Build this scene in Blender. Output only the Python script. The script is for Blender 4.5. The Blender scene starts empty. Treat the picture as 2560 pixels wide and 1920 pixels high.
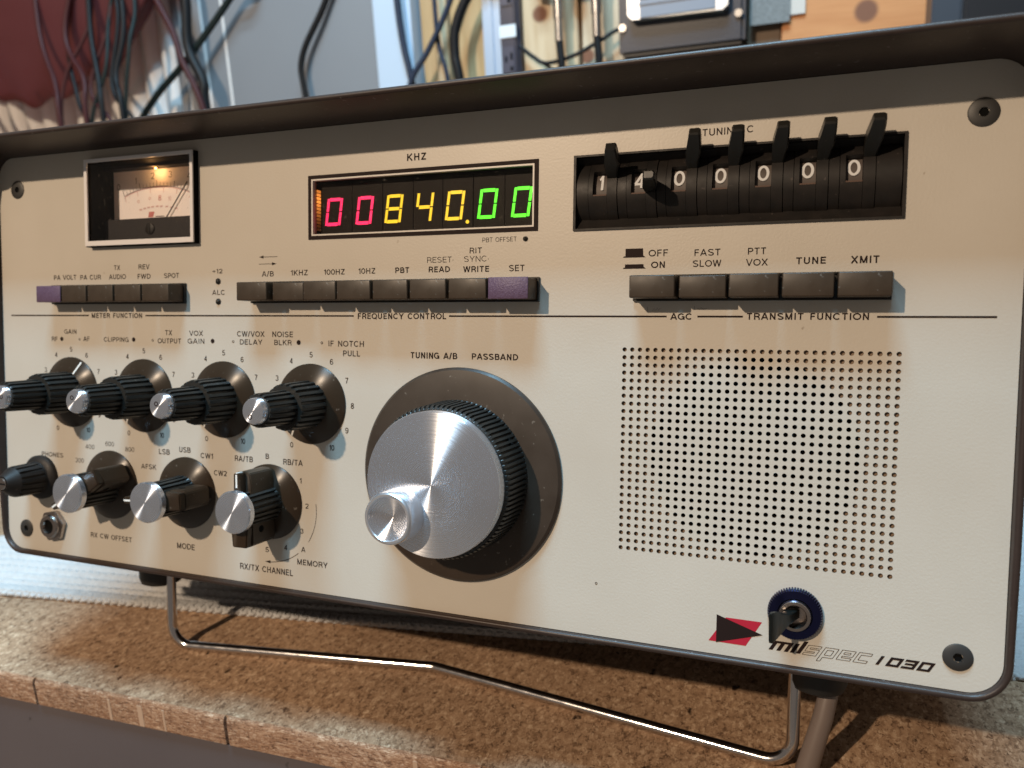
import bpy, bmesh, math, random
from mathutils import Vector, Matrix

random.seed(7)
SC = bpy.context.scene
COL = SC.collection
MM = 0.001

# ------------------------------------------------------------------ camera
cam_data = bpy.data.cameras.new('camera')
cam = bpy.data.objects.new('camera', cam_data)
COL.objects.link(cam)
SC.camera = cam
cam_data.sensor_width = 36.0
cam_data.lens = 27.373
cam_data.clip_start = 0.01
cam_data.clip_end = 50.0
cx = Vector((0.932963, 0.356284, -0.051391))
cz = Vector((0.358473, -0.906554, 0.222839))
cy = cz.cross(cx)
m = Matrix((cx, cy, cz)).transposed().to_4x4()
m.translation = Vector((0.163214, -0.271481, 0.228729))
cam.matrix_world = m
cam_data.dof.use_dof = True
cam_data.dof.focus_distance = 0.285
cam_data.dof.aperture_fstop = 12.5

# ------------------------------------------------------------------ light
world = bpy.data.worlds.new('World')
SC.world = world
world.use_nodes = True
bgn = world.node_tree.nodes['Background']
bgn.inputs[0].default_value = (0.68, 0.58, 0.50, 1)
bgn.inputs[1].default_value = 0.23

def aim(o, target):
    d = (Vector(target) - o.location)
    o.rotation_euler = d.to_track_quat('-Z', 'Y').to_euler()

ld = bpy.data.lights.new('warm_bulb', 'POINT')
ld.energy = 105.0
ld.color = (1.0, 0.765, 0.545)
ld.shadow_soft_size = 0.022
warm = bpy.data.objects.new('warm_bulb', ld)
warm.location = (-0.515, -1.444, 1.188)
COL.objects.link(warm)

ld = bpy.data.lights.new('cool_ceiling_lamp', 'AREA')
ld.shape = 'RECTANGLE'
ld.size = 0.38
ld.size_y = 0.20
ld.energy = 20.5
ld.color = (0.38, 0.73, 1.0)
cool = bpy.data.objects.new('cool_ceiling_lamp', ld)
cool.location = (0.02, -0.245, 1.37)
COL.objects.link(cool)
aim(cool, (0.02, 0.0, 0.2))

ld = bpy.data.lights.new('cool_bench_lamp', 'AREA')
ld.shape = 'RECTANGLE'
ld.size = 0.60
ld.size_y = 0.08
ld.energy = 15.0
ld.color = (0.55, 0.80, 1.0)
bench_lamp = bpy.data.objects.new('cool_bench_lamp', ld)
bench_lamp.location = (0.0, -0.04, 1.5)
COL.objects.link(bench_lamp)
aim(bench_lamp, (0.0, 0.12, 0.2))

vs = SC.view_settings
vs.view_transform = 'Standard'
vs.look = 'None'
vs.exposure = 0.0
vs.gamma = 1.0
vs.use_curve_mapping = False

# ------------------------------------------------------------------ materials
def nd(nt, typ, loc=(0, 0), **kw):
    n = nt.nodes.new(typ)
    for k, v in kw.items():
        setattr(n, k, v)
    return n

def principled(name, color, rough=0.5, metal=0.0, spec=0.5, aniso=None, tangent_axis=None,
               noise=None, bump=None, rough_noise=None, emit=None, emit_s=1.0, coat=0.0, trans=0.0,
               fleck=None, scratches=None):
    """noise = (scale, amount, second colour); bump = (scale, strength, distance_mm)"""
    mt = bpy.data.materials.new(name)
    mt.use_nodes = True
    nt = mt.node_tree
    b = nt.nodes['Principled BSDF']
    b.inputs['Base Color'].default_value = (*color, 1)
    b.inputs['Roughness'].default_value = rough
    b.inputs['Metallic'].default_value = metal
    b.inputs['Specular IOR Level'].default_value = spec
    b.inputs['Coat Weight'].default_value = coat
    b.inputs['Transmission Weight'].default_value = trans
    tc = nd(nt, 'ShaderNodeTexCoord')
    if aniso is not None:
        b.inputs['Anisotropic'].default_value = aniso
        b.inputs['Anisotropic Rotation'].default_value = 0.25
        if tangent_axis:
            t = nd(nt, 'ShaderNodeTangent', direction_type='RADIAL', axis=tangent_axis)
            nt.links.new(t.outputs[0], b.inputs['Tangent'])
    src_col = None
    if noise:
        n = nd(nt, 'ShaderNodeTexNoise')
        n.inputs['Scale'].default_value = noise[0]
        n.inputs['Detail'].default_value = 6
        nt.links.new(tc.outputs['Object'], n.inputs['Vector'])
        r = nd(nt, 'ShaderNodeValToRGB')
        r.color_ramp.elements[0].position = 0.5 - 0.5 * noise[1]
        r.color_ramp.elements[1].position = 0.5 + 0.5 * noise[1]
        r.color_ramp.elements[0].color = (*color, 1)
        r.color_ramp.elements[1].color = (*noise[2], 1)
        nt.links.new(n.outputs['Fac'], r.inputs['Fac'])
        src_col = r.outputs['Color']
    if fleck:   # (scale, threshold, colour): sparse specks of dust or wear
        v = nd(nt, 'ShaderNodeTexNoise')
        v.inputs['Scale'].default_value = fleck[0]
        v.inputs['Detail'].default_value = 2
        nt.links.new(tc.outputs['Object'], v.inputs['Vector'])
        lt = nd(nt, 'ShaderNodeMapRange')
        lt.inputs['From Min'].default_value = fleck[1]
        lt.inputs['From Max'].default_value = fleck[1] + 0.05
        nt.links.new(v.outputs['Fac'], lt.inputs['Value'])
        mx = nd(nt, 'ShaderNodeMix', data_type='RGBA')
        nt.links.new(lt.outputs['Result'], mx.inputs['Factor'])
        if src_col is not None:
            nt.links.new(src_col, mx.inputs['A'])
        else:
            mx.inputs['A'].default_value = (*color, 1)
        mx.inputs['B'].default_value = (*fleck[2], 1)
        src_col = mx.outputs['Result']
    if src_col is not None:
        nt.links.new(src_col, b.inputs['Base Color'])
    if rough_noise:
        n = nd(nt, 'ShaderNodeTexNoise')
        n.inputs['Scale'].default_value = rough_noise[0]
        n.inputs['Detail'].default_value = 8
        nt.links.new(tc.outputs['Object'], n.inputs['Vector'])
        mr = nd(nt, 'ShaderNodeMapRange')
        mr.inputs['To Min'].default_value = rough_noise[1]
        mr.inputs['To Max'].default_value = rough_noise[2]
        nt.links.new(n.outputs['Fac'], mr.inputs['Value'])
        nt.links.new(mr.outputs['Result'], b.inputs['Roughness'])
    if bump:
        n = nd(nt, 'ShaderNodeTexNoise')
        n.inputs['Scale'].default_value = bump[0]
        n.inputs['Detail'].default_value = 3
        nt.links.new(tc.outputs['Object'], n.inputs['Vector'])
        bp = nd(nt, 'ShaderNodeBump')
        bp.inputs['Strength'].default_value = bump[1]
        bp.inputs['Distance'].default_value = bump[2] * MM
        nt.links.new(n.outputs['Fac'], bp.inputs['Height'])
        nt.links.new(bp.outputs['Normal'], b.inputs['Normal'])
    if emit:
        b.inputs['Emission Color'].default_value = (*emit, 1)
        b.inputs['Emission Strength'].default_value = emit_s
    return mt

M = {}
M['panel'] = principled('beige_textured_paint', (0.56, 0.52, 0.455), 0.42, noise=(38, 0.6, (0.525, 0.485, 0.42)), bump=(1150, 0.40, 0.13), fleck=(240, 0.755, (0.36, 0.31, 0.25)))
M['panel_back'] = principled('grille_backing_tan', (0.22, 0.155, 0.105), 0.6)
M['case'] = principled('taupe_hammered_paint', (0.042, 0.028, 0.023), 0.40, spec=0.3, bump=(800, 0.35, 0.12), noise=(300, 0.4, (0.036, 0.024, 0.020)), fleck=(420, 0.70, (0.10, 0.085, 0.08)))
M['ink'] = principled('dark_brown_ink', (0.018, 0.010, 0.009), 0.6, spec=0.12)
M['ink_red'] = principled('red_ink', (0.42, 0.008, 0.03), 0.5)
M['black'] = principled('black_plastic', (0.016, 0.015, 0.013), 0.38, spec=0.38, rough_noise=(250, 0.3, 0.5), fleck=(700, 0.69, (0.05, 0.05, 0.045)))
M['bezel'] = principled('pale_bezel_edge', (0.66, 0.62, 0.57), 0.4)
M['meter_black'] = principled('meter_case_black', (0.005, 0.0045, 0.004), 0.8, spec=0.06)
M['black_matte'] = principled('matt_black_plastic', (0.010, 0.009, 0.0085), 0.5, spec=0.28, noise=(180, 0.5, (0.020, 0.016, 0.014)), rough_noise=(300, 0.35, 0.65), fleck=(500, 0.70, (0.05, 0.04, 0.036)))
M['void'] = principled('dark_interior', (0.004, 0.004, 0.004), 0.9, spec=0.1)
M['button'] = principled('brown_black_button_plastic', (0.040, 0.026, 0.016), 0.38, spec=0.3, noise=(120, 0.5, (0.058, 0.038, 0.024)), rough_noise=(200, 0.25, 0.55), fleck=(600, 0.67, (0.11, 0.095, 0.08)))
M['purple'] = principled('purple_textured_film', (0.085, 0.048, 0.082), 0.42, spec=0.3, noise=(700, 0.6, (0.125, 0.078, 0.125)), bump=(1500, 0.6, 0.25))
M['skirt'] = principled('brown_black_skirt_plastic', (0.032, 0.021, 0.013), 0.30, spec=0.4, aniso=0.85, tangent_axis='Y', rough_noise=(150, 0.24, 0.42), fleck=(450, 0.69, (0.12, 0.10, 0.08)))
M['skirt_big'] = principled('worn_brown_skirt_plastic', (0.036, 0.025, 0.018), 0.38, spec=0.35, noise=(90, 0.5, (0.055, 0.040, 0.030)), rough_noise=(120, 0.28, 0.5), fleck=(500, 0.69, (0.13, 0.11, 0.09)))
M['alu'] = principled('spun_aluminium', (0.78, 0.81, 0.88), 0.28, metal=0.92, aniso=1.0, tangent_axis='Y')
def turned(mt, lo, hi, scale=1400, bump=0.05):
    """fine concentric turning marks and a few curved scratches on a lathe-turned face"""
    nt = mt.node_tree
    b = nt.nodes['Principled BSDF']
    tc = nd(nt, 'ShaderNodeTexCoord')
    fl = nd(nt, 'ShaderNodeVectorMath', operation='MULTIPLY'); fl.inputs[1].default_value = (1, 0, 1)
    nt.links.new(tc.outputs['Object'], fl.inputs[0])
    ln = nd(nt, 'ShaderNodeVectorMath', operation='LENGTH')
    nt.links.new(fl.outputs[0], ln.inputs[0])
    n = nd(nt, 'ShaderNodeTexNoise', noise_dimensions='1D'); n.inputs['Scale'].default_value = scale; n.inputs['Detail'].default_value = 3
    nt.links.new(ln.outputs['Value'], n.inputs['W'])
    n2 = nd(nt, 'ShaderNodeTexNoise'); n2.inputs['Scale'].default_value = 120; n2.inputs['Detail'].default_value = 4
    nt.links.new(tc.outputs['Object'], n2.inputs['Vector'])
    av = nd(nt, 'ShaderNodeMath', operation='MULTIPLY_ADD'); av.inputs[1].default_value = 0.6
    ad = nd(nt, 'ShaderNodeMath', operation='MULTIPLY'); ad.inputs[1].default_value = 0.4
    nt.links.new(n2.outputs['Fac'], ad.inputs[0])
    nt.links.new(n.outputs['Fac'], av.inputs[0]); nt.links.new(ad.outputs[0], av.inputs[2])
    mr = nd(nt, 'ShaderNodeMapRange'); mr.inputs['From Min'].default_value = .3; mr.inputs['From Max'].default_value = .7
    mr.inputs['To Min'].default_value = lo; mr.inputs['To Max'].default_value = hi
    nt.links.new(av.outputs[0], mr.inputs['Value'])
    nt.links.new(mr.outputs['Result'], b.inputs['Roughness'])
turned(M['alu'], 0.235, 0.305)
M['alu_bright'] = principled('bright_turned_aluminium', (0.86, 0.88, 0.93), 0.30, metal=0.92)
M['alu_side'] = principled('satin_aluminium', (0.62, 0.64, 0.68), 0.32, metal=1.0)
M['white'] = principled('white_pointer_paint', (0.75, 0.75, 0.72), 0.5)
M['white_ink'] = principled('white_numeral_ink', (0.68, 0.69, 0.70), 0.5)
M['silver'] = principled('silver_frame', (0.76, 0.74, 0.74), 0.42, metal=0.0)
M['chrome'] = principled('worn_chrome_wire', (0.62, 0.60, 0.60), 0.13, metal=1.0, rough_noise=(220, 0.08, 0.24))
M['nickel'] = principled('nickel_plate', (0.42, 0.37, 0.34), 0.25, metal=1.0)
M['blued'] = principled('blue_anodised_ring', (0.032, 0.037, 0.11), 0.26, metal=1.0)
M['rubber'] = principled('black_rubber', (0.010, 0.010, 0.010), 0.6)
M['screw'] = principled('black_oxide_screw', (0.030, 0.029, 0.028), 0.5)
M['taupe'] = principled('taupe_leg_paint', (0.17, 0.135, 0.12), 0.4)
M['numwheel'] = principled('brown_number_drum', (0.06, 0.045, 0.038), 0.55, noise=(300, 0.5, (0.09, 0.07, 0.06)))
M['dial'] = principled('meter_dial_card', (0.86, 0.79, 0.77), 0.6)
M['dial_ink'] = principled('meter_scale_ink', (0.10, 0.07, 0.07), 0.6)
M['dial_red'] = principled('meter_red_ink', (0.50, 0.16, 0.15), 0.6)
M['dial_pale'] = principled('meter_pale_red_ink', (0.62, 0.40, 0.38), 0.6)
M['mask'] = principled('meter_mask_plastic', (0.030, 0.027, 0.027), 0.5, spec=0.2)
M['led_red'] = principled('lit_red_segment', (0.3, 0.0, 0.03), 0.4, emit=(1.0, 0.010, 0.095), emit_s=1.7)
M['led_yellow'] = principled('lit_yellow_segment', (0.3, 0.22, 0.0), 0.4, emit=(1.0, 0.60, 0.005), emit_s=1.05)
M['led_green'] = principled('lit_green_segment', (0.02, 0.3, 0.0), 0.4, emit=(0.07, 1.0, 0.004), emit_s=1.4)
M['bulb'] = principled('lit_meter_lamp', (1.0, 0.6, 0.2), 0.4, emit=(1.0, 0.50, 0.14), emit_s=9.0)

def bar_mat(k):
    return principled('amber_reflection_glow', (0.2, 0.08, 0.02), 0.4, emit=(1.0, 0.30, 0.05), emit_s=k)  # emission stands in for digit light mirrored by the display's side wall

def glass_mat(name, fac, tint=(1, 1, 1), haze=0.0):
    mt = bpy.data.materials.new(name)
    mt.use_nodes = True
    nt = mt.node_tree
    nt.nodes.remove(nt.nodes['Principled BSDF'])
    out = nt.nodes['Material Output']
    tr = nd(nt, 'ShaderNodeBsdfTransparent')
    tr.inputs[0].default_value = (*tint, 1)
    gl = nd(nt, 'ShaderNodeBsdfGlossy')
    gl.inputs['Roughness'].default_value = 0.06
    fr = nd(nt, 'ShaderNodeFresnel')
    fr.inputs[0].default_value = 1.45
    ml = nd(nt, 'ShaderNodeMath', operation='MULTIPLY')
    ml.inputs[1].default_value = fac
    nt.links.new(fr.outputs[0], ml.inputs[0])
    mx = nd(nt, 'ShaderNodeMixShader')
    nt.links.new(ml.outputs[0], mx.inputs[0])
    nt.links.new(tr.outputs[0], mx.inputs[1])
    nt.links.new(gl.outputs[0], mx.inputs[2])
    # dust specks and faint smears that really lie on the pane
    tc = nd(nt, 'ShaderNodeTexCoord')
    n = nd(nt, 'ShaderNodeTexNoise')
    n.inputs['Scale'].default_value = 650
    n.inputs['Detail'].default_value = 2
    nt.links.new(tc.outputs['Object'], n.inputs['Vector'])
    mr = nd(nt, 'ShaderNodeMapRange')
    mr.inputs['From Min'].default_value = 0.66
    mr.inputs['From Max'].default_value = 0.75
    mr.inputs['To Max'].default_value = 0.16
    nt.links.new(n.outputs['Fac'], mr.inputs['Value'])
    n2 = nd(nt, 'ShaderNodeTexNoise')
    n2.inputs['Scale'].default_value = 45
    nt.links.new(tc.outputs['Object'], n2.inputs['Vector'])
    mr2 = nd(nt, 'ShaderNodeMapRange')
    mr2.inputs['From Min'].default_value = 0.45
    mr2.inputs['From Max'].default_value = 0.75
    mr2.inputs['To Max'].default_value = 0.012
    nt.links.new(n2.outputs['Fac'], mr2.inputs['Value'])
    ad = nd(nt, 'ShaderNodeMath', operation='ADD')
    nt.links.new(mr.outputs['Result'], ad.inputs[0])
    nt.links.new(mr2.outputs['Result'], ad.inputs[1])
    df = nd(nt, 'ShaderNodeBsdfDiffuse')
    df.inputs[0].default_value = (0.35, 0.32, 0.28, 1)
    clear = mx.outputs[0]
    if haze:                               # filter plastic that scatters a little of the light behind it
        rf = nd(nt, 'ShaderNodeBsdfRefraction')
        rf.inputs['Roughness'].default_value = 0.42
        rf.inputs['IOR'].default_value = 1.12
        mh = nd(nt, 'ShaderNodeMixShader')
        mh.inputs[0].default_value = haze
        nt.links.new(clear, mh.inputs[1])
        nt.links.new(rf.outputs[0], mh.inputs[2])
        clear = mh.outputs[0]
    mx2 = nd(nt, 'ShaderNodeMixShader')
    nt.links.new(ad.outputs[0], mx2.inputs[0])
    nt.links.new(clear, mx2.inputs[1])
    nt.links.new(df.outputs[0], mx2.inputs[2])
    nt.links.new(mx2.outputs[0], out.inputs[0])
    return mt
M['glass'] = glass_mat('display_window_glass', 0.9, haze=0.16)
M['meter_glass'] = glass_mat('meter_window_glass', 1.0)

# ------------------------------------------------------------------ mesh helpers
# shapes of the radio are written in millimetres on its front panel:
# u to the right, v up the panel, d out of the panel towards the viewer
def L(u, v, d=0.0):
    return Vector((u, -d, v))

def B(bm, u0, u1, v0, v1, d0, d1, bev=0.0, seg=2):
    vs_ = [bm.verts.new(L(u, v, d)) for d in (d0, d1) for v in (v0, v1) for u in (u0, u1)]
    fs = [(0, 1, 3, 2), (4, 6, 7, 5), (0, 4, 5, 1), (2, 3, 7, 6), (0, 2, 6, 4), (1, 5, 7, 3)]
    faces = [bm.faces.new([vs_[i] for i in f]) for f in fs]
    if bev > 0:
        es = list({e for f in faces for e in f.edges})
        bmesh.ops.bevel(bm, geom=es, offset=bev, segments=seg, affect='EDGES', profile=0.5)
    return faces

def lathe(bm, prof, n=64, c=(0, 0), cap0=False, cap1=True):
    rings = []
    for r, d in prof:
        rings.append([bm.verts.new(L(c[0] + r * math.cos(2 * math.pi * i / n), c[1] + r * math.sin(2 * math.pi * i / n), d)) for i in range(n)])
    for a, b in zip(rings[:-1], rings[1:]):
        for i in range(n):
            bm.faces.new((a[i], a[(i + 1) % n], b[(i + 1) % n], b[i]))
    if cap0:
        bm.faces.new(list(reversed(rings[0])))
    if cap1:
        bm.faces.new(rings[-1])
    return rings

def fluted(bm, n, stations, depth, c=(0, 0), duty=0.55, cap=True, phase=0.0):
    """ribbed cylinder along d; stations = [(radius, d, depth factor)]"""
    rings = []
    for r, d, k in stations:
        ring = []
        for i in range(n):
            a0 = 2 * math.pi * (i + phase) / n
            w = 2 * math.pi / n
            for f, rr in ((0.0, r), (duty, r), (duty + 0.10, r - depth * k), (0.90, r - depth * k)):
                a = a0 + f * w
                ring.append(bm.verts.new(L(c[0] + rr * math.cos(a), c[1] + rr * math.sin(a), d)))
        rings.append(ring)
    N = 4 * n
    for a, b in zip(rings[:-1], rings[1:]):
        for i in range(N):
            bm.faces.new((a[i], a[(i + 1) % N], b[(i + 1) % N], b[i]))
    if cap:
        bm.faces.new(rings[-1])

def poly(bm, pts, d):
    return bm.faces.new([bm.verts.new(L(p[0], p[1], d)) for p in pts])

def seg(bm, p, q, w, d):
    p = Vector(p); q = Vector(q)
    t = (q - p).normalized()
    n = Vector((-t.y, t.x)) * w / 2
    poly(bm, [p - n, q - n, q + n, p + n], d)

def polyline(bm, pts, w, d):
    pts = [Vector(p) for p in pts]
    n = len(pts)
    lr = []
    for i, p in enumerate(pts):
        a = pts[max(i - 1, 0)]; b = pts[min(i + 1, n - 1)]
        t = (b - a).normalized()
        nn = Vector((-t.y, t.x)) * w / 2
        lr.append((bm.verts.new(L(*(p - nn), d)), bm.verts.new(L(*(p + nn), d))))
    for a, b in zip(lr[:-1], lr[1:]):
        bm.faces.new((a[0], b[0], b[1], a[1]))

def disc(bm, c, r, d, n=24):
    poly(bm, [(c[0] + r * math.cos(2 * math.pi * i / n), c[1] + r * math.sin(2 * math.pi * i / n)) for i in range(n)], d)

def ring2(bm, c, r0, r1, d, n=24):
    a = [bm.verts.new(L(c[0] + r0 * math.cos(2 * math.pi * i / n), c[1] + r0 * math.sin(2 * math.pi * i / n), d)) for i in range(n)]
    b = [bm.verts.new(L(c[0] + r1 * math.cos(2 * math.pi * i / n), c[1] + r1 * math.sin(2 * math.pi * i / n), d)) for i in range(n)]
    for i in range(n):
        bm.faces.new((a[i], a[(i + 1) % n], b[(i + 1) % n], b[i]))

def prism(bm, pts, d0, d1, bev=0.0):
    a = [bm.verts.new(L(p[0], p[1], d0)) for p in pts]
    b = [bm.verts.new(L(p[0], p[1], d1)) for p in pts]
    n = len(pts)
    fs = [bm.faces.new(list(reversed(a))), bm.faces.new(b)]
    for i in range(n):
        fs.append(bm.faces.new((a[i], a[(i + 1) % n], b[(i + 1) % n], b[i])))
    if bev:
        bmesh.ops.bevel(bm, geom=list({e for f in fs for e in f.edges}), offset=bev, segments=2, affect='EDGES')

def sweep(bm, pts, r, n=12, cap=True, closed=False):
    """round tube along 3D points (same space as the mesh)"""
    pts = [Vector(p) for p in pts]
    rr = r if isinstance(r, (list, tuple)) else [r] * len(pts)
    rings = []
    prev = None
    for i, p in enumerate(pts):
        t = (pts[min(i + 1, len(pts) - 1)] - pts[max(i - 1, 0)]).normalized()
        if prev is None:
            ax = Vector((0, 0, 1)) if abs(t.z) < 0.9 else Vector((1, 0, 0))
            nn = t.cross(ax).normalized()
        else:
            nn = (prev - t * prev.dot(t)).normalized()
        prev = nn
        bn = t.cross(nn)
        rings.append([bm.verts.new(p + (nn * math.cos(2 * math.pi * k / n) + bn * math.sin(2 * math.pi * k / n)) * rr[i]) for k in range(n)])
    for a, b in zip(rings[:-1], rings[1:]):
        for k in range(n):
            bm.faces.new((a[k], a[(k + 1) % n], b[(k + 1) % n], b[k]))
    if cap:
        bm.faces.new(list(reversed(rings[0])))
        bm.faces.new(rings[-1])

def spline(pts, k=10):
    """Catmull-Rom through points"""
    P = [Vector(p) for p in pts]
    P = [P[0] * 2 - P[1]] + P + [P[-1] * 2 - P[-2]]
    out = []
    for i in range(1, len(P) - 2):
        for j in range(k):
            t = j / k
            out.append(0.5 * ((2 * P[i]) + (P[i + 1] - P[i - 1]) * t + (2 * P[i - 1] - 5 * P[i] + 4 * P[i + 1] - P[i + 2]) * t * t
                              + (-P[i - 1] + 3 * P[i] - 3 * P[i + 1] + P[i + 2]) * t ** 3))
    out.append(P[-2])
    return out

def fillet(pts, rad, k=8):
    """round the inner corners of a polyline with arcs"""
    P = [Vector(p) for p in pts]
    out = [P[0]]
    for i in range(1, len(P) - 1):
        a = (P[i - 1] - P[i]).normalized(); b = (P[i + 1] - P[i]).normalized()
        ang = a.angle(b)
        t = rad / math.tan(ang / 2)
        s = P[i] + a * t; e = P[i] + b * t
        c = P[i] + (a + b).normalized() * (rad / math.sin(ang / 2))
        v0 = s - c; v1 = e - c
        tot = v0.angle(v1)
        for j in range(k + 1):
            f = j / k
            out.append(c + (v0 * math.sin((1 - f) * tot) + v1 * math.sin(f * tot)) / math.sin(tot))
    out.append(P[-1])
    return out

def finish(name, bm, mat, parent=None, loc=None, smooth=35, recalc=True):
    """mesh in millimetres -> one object in metres"""
    if recalc:
        bmesh.ops.recalc_face_normals(bm, faces=bm.faces[:])
    bmesh.ops.scale(bm, vec=(MM, MM, MM), verts=bm.verts[:])
    me = bpy.data.meshes.new(name)
    bm.to_mesh(me)
    bm.free()
    mats = mat if isinstance(mat, (list, tuple)) else [mat]
    for q in mats:
        me.materials.append(q)
    if smooth:
        me.polygons.foreach_set('use_smooth', [True] * len(me.polygons))
        me.set_sharp_from_angle(angle=math.radians(smooth))
    o = bpy.data.objects.new(name, me)
    COL.objects.link(o)
    if parent:
        o.parent = parent
    if loc is not None:
        o.location = loc
    return o

def tag(o, label=None, cat=None, group=None, kind=None):
    if label: o['label'] = label
    if cat: o['category'] = cat
    if group: o['group'] = group
    if kind: o['kind'] = kind
    return o


def _ell(cx_, cy_, rx, ry, a0, a1, n=14):
    return [(cx_ + rx * math.cos(math.radians(a0 + (a1 - a0) * i / n)), cy_ + ry * math.sin(math.radians(a0 + (a1 - a0) * i / n))) for i in range(n + 1)]

def glyph(ch, s):
    """grotesque capitals as centre lines in a cell one unit high; s = half the stroke. Returns (width, strokes)"""
    t = 1 - s
    def bowl(x0, x1, y0, y1):          # open to the left, round to the right
        r = min((y1 - y0) / 2, (x1 - x0) * .8)
        return [(x0, y1), (x1 - r, y1)] + _ell(x1 - r, y1 - r, r, r, 90, 0, 8) + _ell(x1 - r, y0 + r, r, r, 0, -90, 8) + [(x0, y0)]
    if ch == 'A': return .70, [[(0.02, 0), (.35, 1)], [(.68, 0), (.35, 1)], [(.15, .31), (.55, .31)]]
    if ch == 'B': return .62, [[(s, 0), (s, 1)], bowl(s, .55, .53, t), bowl(s, .60, s, .53)]
    if ch == 'C': return .68, [_ell(.35, .5, .33, .5 - s, 42, 318, 26)]
    if ch == 'D': return .66, [[(s, 0), (s, 1)], [(s, t), (.30, t)] + _ell(.30, .5, .34, .5 - s, 90, -90, 18) + [(s, s)]]
    if ch == 'E': return .56, [[(s, 0), (s, 1)], [(s, t), (.56, t)], [(s, .52), (.52, .52)], [(s, s), (.56, s)]]
    if ch == 'F': return .52, [[(s, 0), (s, 1)], [(s, t), (.52, t)], [(s, .50), (.47, .50)]]
    if ch == 'G': return .72, [_ell(.36, .5, .34, .5 - s, 45, 345, 26), [(.40, .46), (.70, .46)], [(.67, .5), (.67, 0)]]
    if ch == 'H': return .66, [[(s, 0), (s, 1)], [(.66 - s, 0), (.66 - s, 1)], [(s, .52), (.66 - s, .52)]]
    if ch == 'I': return 2 * s, [[(s, 0), (s, 1)]]
    if ch == 'K': return .66, [[(s, 0), (s, 1)], [(.60, 1), (s, .36)], [(.24, .58), (.63, 0)]]
    if ch == 'L': return .52, [[(s, 0), (s, 1)], [(s, s), (.52, s)]]
    if ch == 'M': return .78, [[(s, 0), (s, 1)], [(.78 - s, 0), (.78 - s, 1)], [(s, .97), (.39, .04)], [(.78 - s, .97), (.39, .04)]]
    if ch == 'N': return .66, [[(s, 0), (s, 1)], [(.66 - s, 0), (.66 - s, 1)], [(s, .97), (.66 - s, .03)]]
    if ch == 'Q': return .74, [_ell(.37, .5, .35, .5 - s, 0, 360, 30), [(.46, .26), (.70, -.03)]]
    if ch == 'O': return .74, [_ell(.37, .5, .35, .5 - s, 0, 360, 30)]
    if ch == 'P': return .60, [[(s, 0), (s, 1)], bowl(s, .57, .44, t)]
    if ch == 'R': return .64, [[(s, 0), (s, 1)], bowl(s, .58, .48, t), [(.38, .48), (.56, .30), (.60, 0)]]
    if ch == 'S': return .62, [_ell(.31, .735, .27, .265 - s, 25, 235, 16)[:-1] + _ell(.31, .265, .28, .275 - s, 68, -155, 18)]
    if ch == 'T': return .58, [[(0, t), (.58, t)], [(.29, 0), (.29, 1)]]
    if ch == 'U': return .66, [[(s, 1), (s, .33)] + _ell(.33, .33, .33 - s, .33 - s, 180, 360, 14) + [(.66 - s, 1)]]
    if ch == 'V': return .66, [[(.02, 1), (.33, 0)], [(.64, 1), (.33, 0)]]
    if ch == 'W': return .92, [[(.02, 1), (.23, 0)], [(.46, 1), (.23, 0)], [(.46, 1), (.69, 0)], [(.90, 1), (.69, 0)]]
    if ch == 'X': return .64, [[(.03, 0), (.61, 1)], [(.03, 1), (.61, 0)]]
    if ch == 'Y': return .64, [[(.02, 1), (.32, .42)], [(.62, 1), (.32, .42)], [(.32, 0), (.32, .46)]]
    if ch == 'Z': return .60, [[(.03, t), (.57, t)], [(.03, s), (.57, s)], [(.55, .96), (.05, .04)]]
    if ch == '0': return .54, [_ell(.27, .5, .25, .5 - s, 0, 360, 26)]
    if ch == '1': return .30, [[(.24, 0), (.24, 1)], [(.02, .74), (.14, .78), (.24, .97)]]
    if ch == '2': return .54, [_ell(.27, .70, .25, .30 - s, 165, -20, 14) + [(.40, .44), (.05, s)], [(.02, s), (.54, s)]]
    if ch == '3': return .54, [_ell(.26, .74, .23, .26 - s, 155, -75, 14), _ell(.26, .28, .26, .28 - s, 78, -160, 16)]
    if ch == '4': return .56, [[(.42, 0), (.42, 1)], [(.42, .96), (.03, .28)], [(0, .27), (.56, .27)]]
    if ch == '5': return .54, [[(.11, t), (.50, t)], [(.11, .98), (.06, .47)], [(.06, .48)] + _ell(.26, .32, .26, .32 - s, 125, -155, 18)]
    if ch == '6': return .54, [_ell(.28, .32, .25, .32 - s, 0, 360, 22), [(.03, .34)] + _ell(.29, .55, .26, .45 - s, 180, 38, 14)]
    if ch == '7': return .52, [[(0, t), (.52, t)], [(.50, .93), (.30, .50), (.20, 0)]]
    if ch == '8': return .54, [_ell(.27, .75, .22, .25 - s, 0, 360, 20), _ell(.27, .27, .25, .27 - s, 0, 360, 20)]
    if ch == '9': return .54, [_ell(.26, .68, .25, .32 - s, 0, 360, 22), [(.51, .66)] + _ell(.25, .45, .26, .45 - s, 0, -142, 14)]
    if ch == '/': return .30, [[(.02, -.02), (.28, 1.02)]]
    if ch == '+': return .52, [[(0, .46), (.52, .46)], [(.26, .20), (.26, .72)]]
    if ch == '\u00b7': return 2 * s, [[(0, .40), (2 * s, .40)]]
    return .34, []                      # space

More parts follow.
